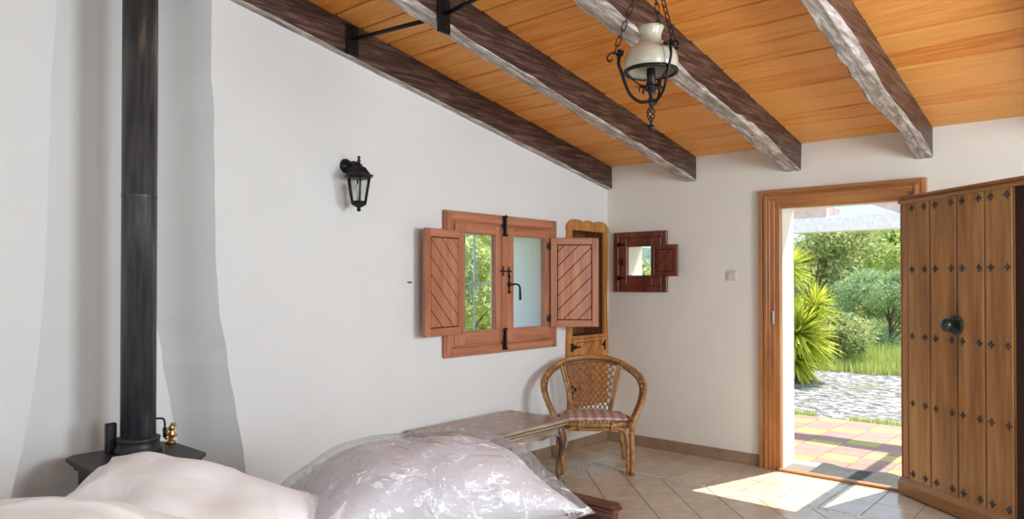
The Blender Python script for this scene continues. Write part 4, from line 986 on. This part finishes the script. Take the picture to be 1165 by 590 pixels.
def hz_(x, y): return gz(8.2, y)-.05+.012*max(0, x-20)+.35*noise.noise((x*.1, y*.1, 2))*min(1, max(0, (x-9)/6))
mb.grid(lambda u, v: (8.15+90*u, -40+110*v, hz_(8.15+90*u, -40+110*v)), 70, 70)
mb.box((-12, .6, -.2), (2.6, 14, -.10)); mb.box((.28, 1.6, -.2), (2.7, 10, -.08)); mb.box((.28, -12, -.2), (2.7, -4.2, -.08))
tag(mb.build('hillside', M['soil']), 'grassy ground rising to a wooded hillside behind the trees', 'ground', kind='structure')
mb = MB(); mb.grid(lambda u, v: (60+40*v, -60+160*u, -2+v*9*(1+.25*noise.noise((u*5, 1, 0)))), 60, 12)
tag(mb.build('far_hill', M['hill']), 'distant dark wooded hill above the trees', 'hill', kind='structure')

# pergola
pg = tag(empty('pergola', (2.75, -1.0, 0)), 'white pergola crossbeam with tiled eave pieces over the patio', 'pergola')
def pb(mb, a, b2, bev=.006, mi=0): mb.box((a[0]-2.75, a[1]+1, a[2]), (b2[0]-2.75, b2[1]+1, b2[2]), mi, bev); return mb
pb(MB(), (2.70, -4.0, 2.01), (2.86, 1.6, 2.172)).build('crossbeam', M['white_paint'], pg)
pb(MB(), (2.70, -4.0, -.05), (2.86, -3.86, 2.02)).build('post', M['white_paint'], pg); pb(MB(), (2.70, 1.46, -.05), (2.86, 1.6, 2.02)).build('post', M['white_paint'], pg)
pb(MB(), (.28, -2.56, 2.30), (2.90, -2.47, 2.40)).build('rafter', M['white_paint'], pg)
M['eave'] = plain('pinkish terracotta eave tile', (.62, .46, .40), .8, nscale=12)
mb = MB()
mb.prism([(2.72, 2.172), (3.20, 2.24), (3.20, 2.29), (2.72, 2.31)], lambda u, v, h: (u-2.75, h+1, v), .1, -1.08); mb.build('eave_tile', M['eave'], pg)
mb = MB(); mb.prism([(-1.42, 2.33), (-1.80, 2.172), (-2.8, 2.172), (-2.8, 2.40), (-1.42, 2.36)], lambda u, v, h: (h-2.75, u+1, v), 2.76, 3.0); mb.build('eave_tile', M['eave'], pg)

# rubber mat
mb = MB(); nx_, ny_ = 22, 46
def mz(u, v): return .004+.014*max(0, math.sin(v*9+1.0))*(u)**1.5
for i in range(nx_):
    for (ua, ub, va, vb) in ((i/nx_, i/nx_+.30/nx_, 0, 1),):
        for j in range(ny_):
            v0, v1 = j/ny_, (j+1)/ny_; q = [(ua, v0), (ub, v0), (ub, v1), (ua, v1)]
            vs = [(u*.32, -v*.62, mz(u, v)) for u, v in q]+[(u*.32, -v*.62, mz(u, v)+.008) for u, v in q]
            mb.add(vs, [(0,1,2,3),(4,5,6,7),(0,1,5,4),(1,2,6,5),(2,3,7,6),(3,0,4,7)])
for j in range(ny_+1):
    v0, v1 = j/ny_-.0018, j/ny_+.0018
    for i in range(8):
        ua, ub = i/8, (i+1)/8; q = [(ua, v0), (ub, v0), (ub, v1), (ua, v1)]
        vs = [(u*.32, -v*.62, mz(u, max(0,v))+.001) for u, v in q]+[(u*.32, -v*.62, mz(u, max(0,v))+.007) for u, v in q]
        mb.add(vs, [(0,1,2,3),(4,5,6,7),(0,1,5,4),(1,2,6,5),(2,3,7,6),(3,0,4,7)])
tag(mb.build('door_mat', M['rubber'], None, (.09, -1.78, -.012)), 'wavy black slatted rubber mat just outside the threshold', 'mat')

# vegetation
def leaf_cloud(seed, n, shape, size, clumps, droop=.2, aspect=2.2):
    rnd = random.Random(seed); cl = []
    for i in range(clumps):
        a = rnd.uniform(0, 2*PI); t = rnd.uniform(.02, 1); rad = shape[0]*(math.sin(PI*min(1, .12+.80*t))**.6)*rnd.uniform(.25, 1)
        cl.append((rad*math.cos(a), rad*math.sin(a)*shape[1]/shape[0], shape[3]+t*shape[2], rnd.uniform(.5, 1)*shape[4]))
    vs = []; fs = []
    for i in range(n):
        c = cl[rnd.randrange(clumps)]; d = Vector((rnd.gauss(0, 1), rnd.gauss(0, 1), rnd.gauss(0, 1))).normalized()*c[3]*rnd.uniform(.45, 1)
        p = Vector((c[0]+d.x, c[1]+d.y, c[2]+d.z*.75)); s_ = size*rnd.uniform(.6, 1.3)
        u = Vector((rnd.gauss(0, 1), rnd.gauss(0, 1), rnd.gauss(0, .7)-droop)).normalized(); v = u.cross(Vector((rnd.gauss(0, 1), rnd.gauss(0, 1), rnd.gauss(0, 1)))).normalized()
        b = len(vs); vs += [p-u*s_*.5, p+v*s_/aspect*.5, p+u*s_*.5, p-v*s_/aspect*.5]; fs.append((b, b+1, b+2, b+3))
    mb = MB(); mb.add([tuple(v) for v in vs], fs); return mb, cl
def tree(name, loc_, shape, n, size, mat, label, cat='tree', seed=1, clumps=40, group=None, droop=.2, aspect=2.2):
    t = tag(empty(name, loc_), label, cat, group or {'olive_tree': 'olive trees beyond the gravel yard', 'garden_bush': 'bushes behind the side windows'}.get(name))
    mb, cl = leaf_cloud(seed, n, shape, size, clumps, droop, aspect); mb.build('foliage', mat, t)
    b = MB(); H_ = shape[3]+shape[2]*.7
    b.tube([(0, 0, -.3), (.05*shape[0], 0, H_*.4), (-.03*shape[0], .05, H_)], [.03*shape[0]+.03, .022*shape[0]+.02, .012], 8)
    for i in range(min(14, len(cl))):
        c = cl[i]; z = max(.1, c[2]*.45); b.tube([(0, 0, z), (c[0]*.5, c[1]*.5, (z+c[2])/2+.1), c[:3]], [.010*shape[0]+.008, .007*shape[0]+.005, .004], 5, smooth=2)
    b.build('trunk', M['bark'], t); return t
def at(px, depth, z=0): # direction of a picture column in plan
    v = FW+RT*((px-582.5)/FPX); p = Vector((-5.599, -3.724, 0))+v*depth; return (p.x, p.y, z)
tree('olive_tree', at(925, 19, -.2), (2.2, 2.2, 2.75, .2, .7), 19000, .15, M['leaf_olive'], 'grey green olive tree behind the yucca, left of the doorway view', seed=3, clumps=46)
tree('willow_bush', at(1012, 15.5, -.2), (1.35, 1.3, 1.75, .0, .45), 22000, .09, M['leaf_blue'], 'fine leaved cool green bush at the right of the doorway view', 'bush', seed=5, clumps=44, droop=.8, aspect=4)
tree('acacia_tree', at(1040, 21, -.2), (2.4, 2.4, 2.95, .3, .75), 19000, .15, M['leaf_yellow'], 'taller yellow green tree behind the fine leaved bush', seed=8, clumps=50)
tree('olive_tree', at(975, 27, -.2), (3.2, 3.0, 3.3, .2, .9), 14000, .2, M['leaf_olive'], 'olive tree farthest back in the middle of the doorway view', seed=21, clumps=50)
tree('round_bush', at(955, 13.5, -.2), (.75, .75, .9, .0, .35), 6000, .09, M['leaf_olive'], 'low olive green bush just right of the yucca', 'bush', seed=31, clumps=24)
tree('garden_bush', (.75, 2.7, -.15), (1.0, 1.0, 2.3, .1, .45), 10000, .10, M['leaf_yellow'], 'pale leafy bush seen through the left pane of the shuttered window', 'bush', seed=41, clumps=36)
tree('garden_bush', (3.2, 5.0, -.15), (1.9, 1.6, 3.2, .1, .7), 12000, .13, M['leaf_olive'], 'taller olive bush farther off behind the shuttered window', 'bush', seed=43, clumps=36)
tree('garden_bush', (2.2, .9, -.1), (.6, .7, 1.6, .1, .35), 5000, .09, M['leaf_olive'], 'leafy bush seen through the small end wall window', 'bush', seed=47, clumps=26)
# yucca
def yucca_head(mb, c, R_, n, seed, up=.15):
    rnd = random.Random(seed); c = Vector(c)
    for i in range(n):
        a = rnd.uniform(0, 2*PI); e = math.asin(rnd.uniform(-.75, 1)); d = Vector((math.cos(a)*math.cos(e), math.sin(a)*math.cos(e), math.sin(e)+up)).normalized()
        L = R_*rnd.uniform(.8, 1.08); side = d.cross(Vector((0, 0, 1)))
        side = side.normalized() if side.length > .05 else Vector((1, 0, 0)); wd = .022*R_/.6; pts = []; nn_ = 5
        vs = []
        for k in range(nn_+1):
            t = k/nn_; p = c+d*(L*t)+Vector((0, 0, -.20*L*t*t*(1-abs(d.z)*.6))); w_ = wd*(math.sin(PI*min(1, .25+.75*t))**.8 if t < 1 else 0)+.0008
            nrm = side.cross(d); vs += [p-side*w_, p-nrm*w_*.35, p+side*w_]
        fs = []
        for k in range(nn_): b = k*3; fs += [(b, b+1, b+4, b+3), (b+1, b+2, b+5, b+4)]
        mb.add(vs, fs)
yp = at(900, 11.2, -.1)
yu = tag(empty('yucca_plant', yp), 'bright lime green spiky yucca with three leaf heads beside the gravel', 'plant')
for (dx, dz, R_, n, sd_) in ((.06, .74, .72, 420, 1), (.02, .36, .58, 260, 9), (-.10, 1.78, .50, 200, 2), (.34, 1.18, .45, 150, 4)):
    mb = MB(); c = RT*dx+Vector((0, 0, dz)); yucca_head(mb, c, R_, n, sd_); mb.build('leaf_head', M['leaf_yucca'], yu)
b = MB(); b.tube([(0, 0, 0), RT*.02+Vector((0, 0, .5)), RT*.0+Vector((0, 0, 1.0)), RT*-.1+Vector((0, 0, 1.75))], [.10, .08, .06, .05], 10); b.tube([(0, 0, .5), RT*.2+Vector((0, 0, .85)), RT*.34+Vector((0, 0, 1.15))], [.06, .05, .04], 8); b.build('trunk', M['bark'], yu)
# grass: uncountable blades
rnd = random.Random(5); mb = MB()
def blade(x, y, z, h):
    a = rnd.uniform(0, 2*PI); dx, dy = math.cos(a), math.sin(a); l = rnd.uniform(-.4, .4)*h
    w_ = .010+.006*h; mb.add([(x-dx*w_, y-dy*w_, z-.02), (x+dx*w_, y+dy*w_, z-.02), (x+l*dy, y-l*dx, z+h)], [(0,1,2)])
for i in range(26000):
    x = rnd.uniform(7.4, 10.5); y = rnd.uniform(-2.5, 5); blade(x, y, gz(min(x, 8.2), y), rnd.uniform(.12, .42)*(1 if x > 8 else .6))
for i in range(3600):
    x = 2.66+abs(rnd.gauss(0, .09)); y = rnd.uniform(-3.5, 1.5)
    if noise.noise((y*2.2, 3, 0)) > -.12: blade(x, y, gz(x, y), rnd.uniform(.02, .09))
for i in range(1800):
    cx_, cy_ = rnd.uniform(3, 7.4), rnd.uniform(-3, 3)
    if noise.noise((cx_*1.3, cy_*1.3, 7)) > .25: blade(cx_, cy_, gz(cx_, cy_), rnd.uniform(.02, .07))
tag(mb.build('grass', M['leaf_grass']), 'bright green grass tufts edging the gravel yard', 'grass', kind='stuff')
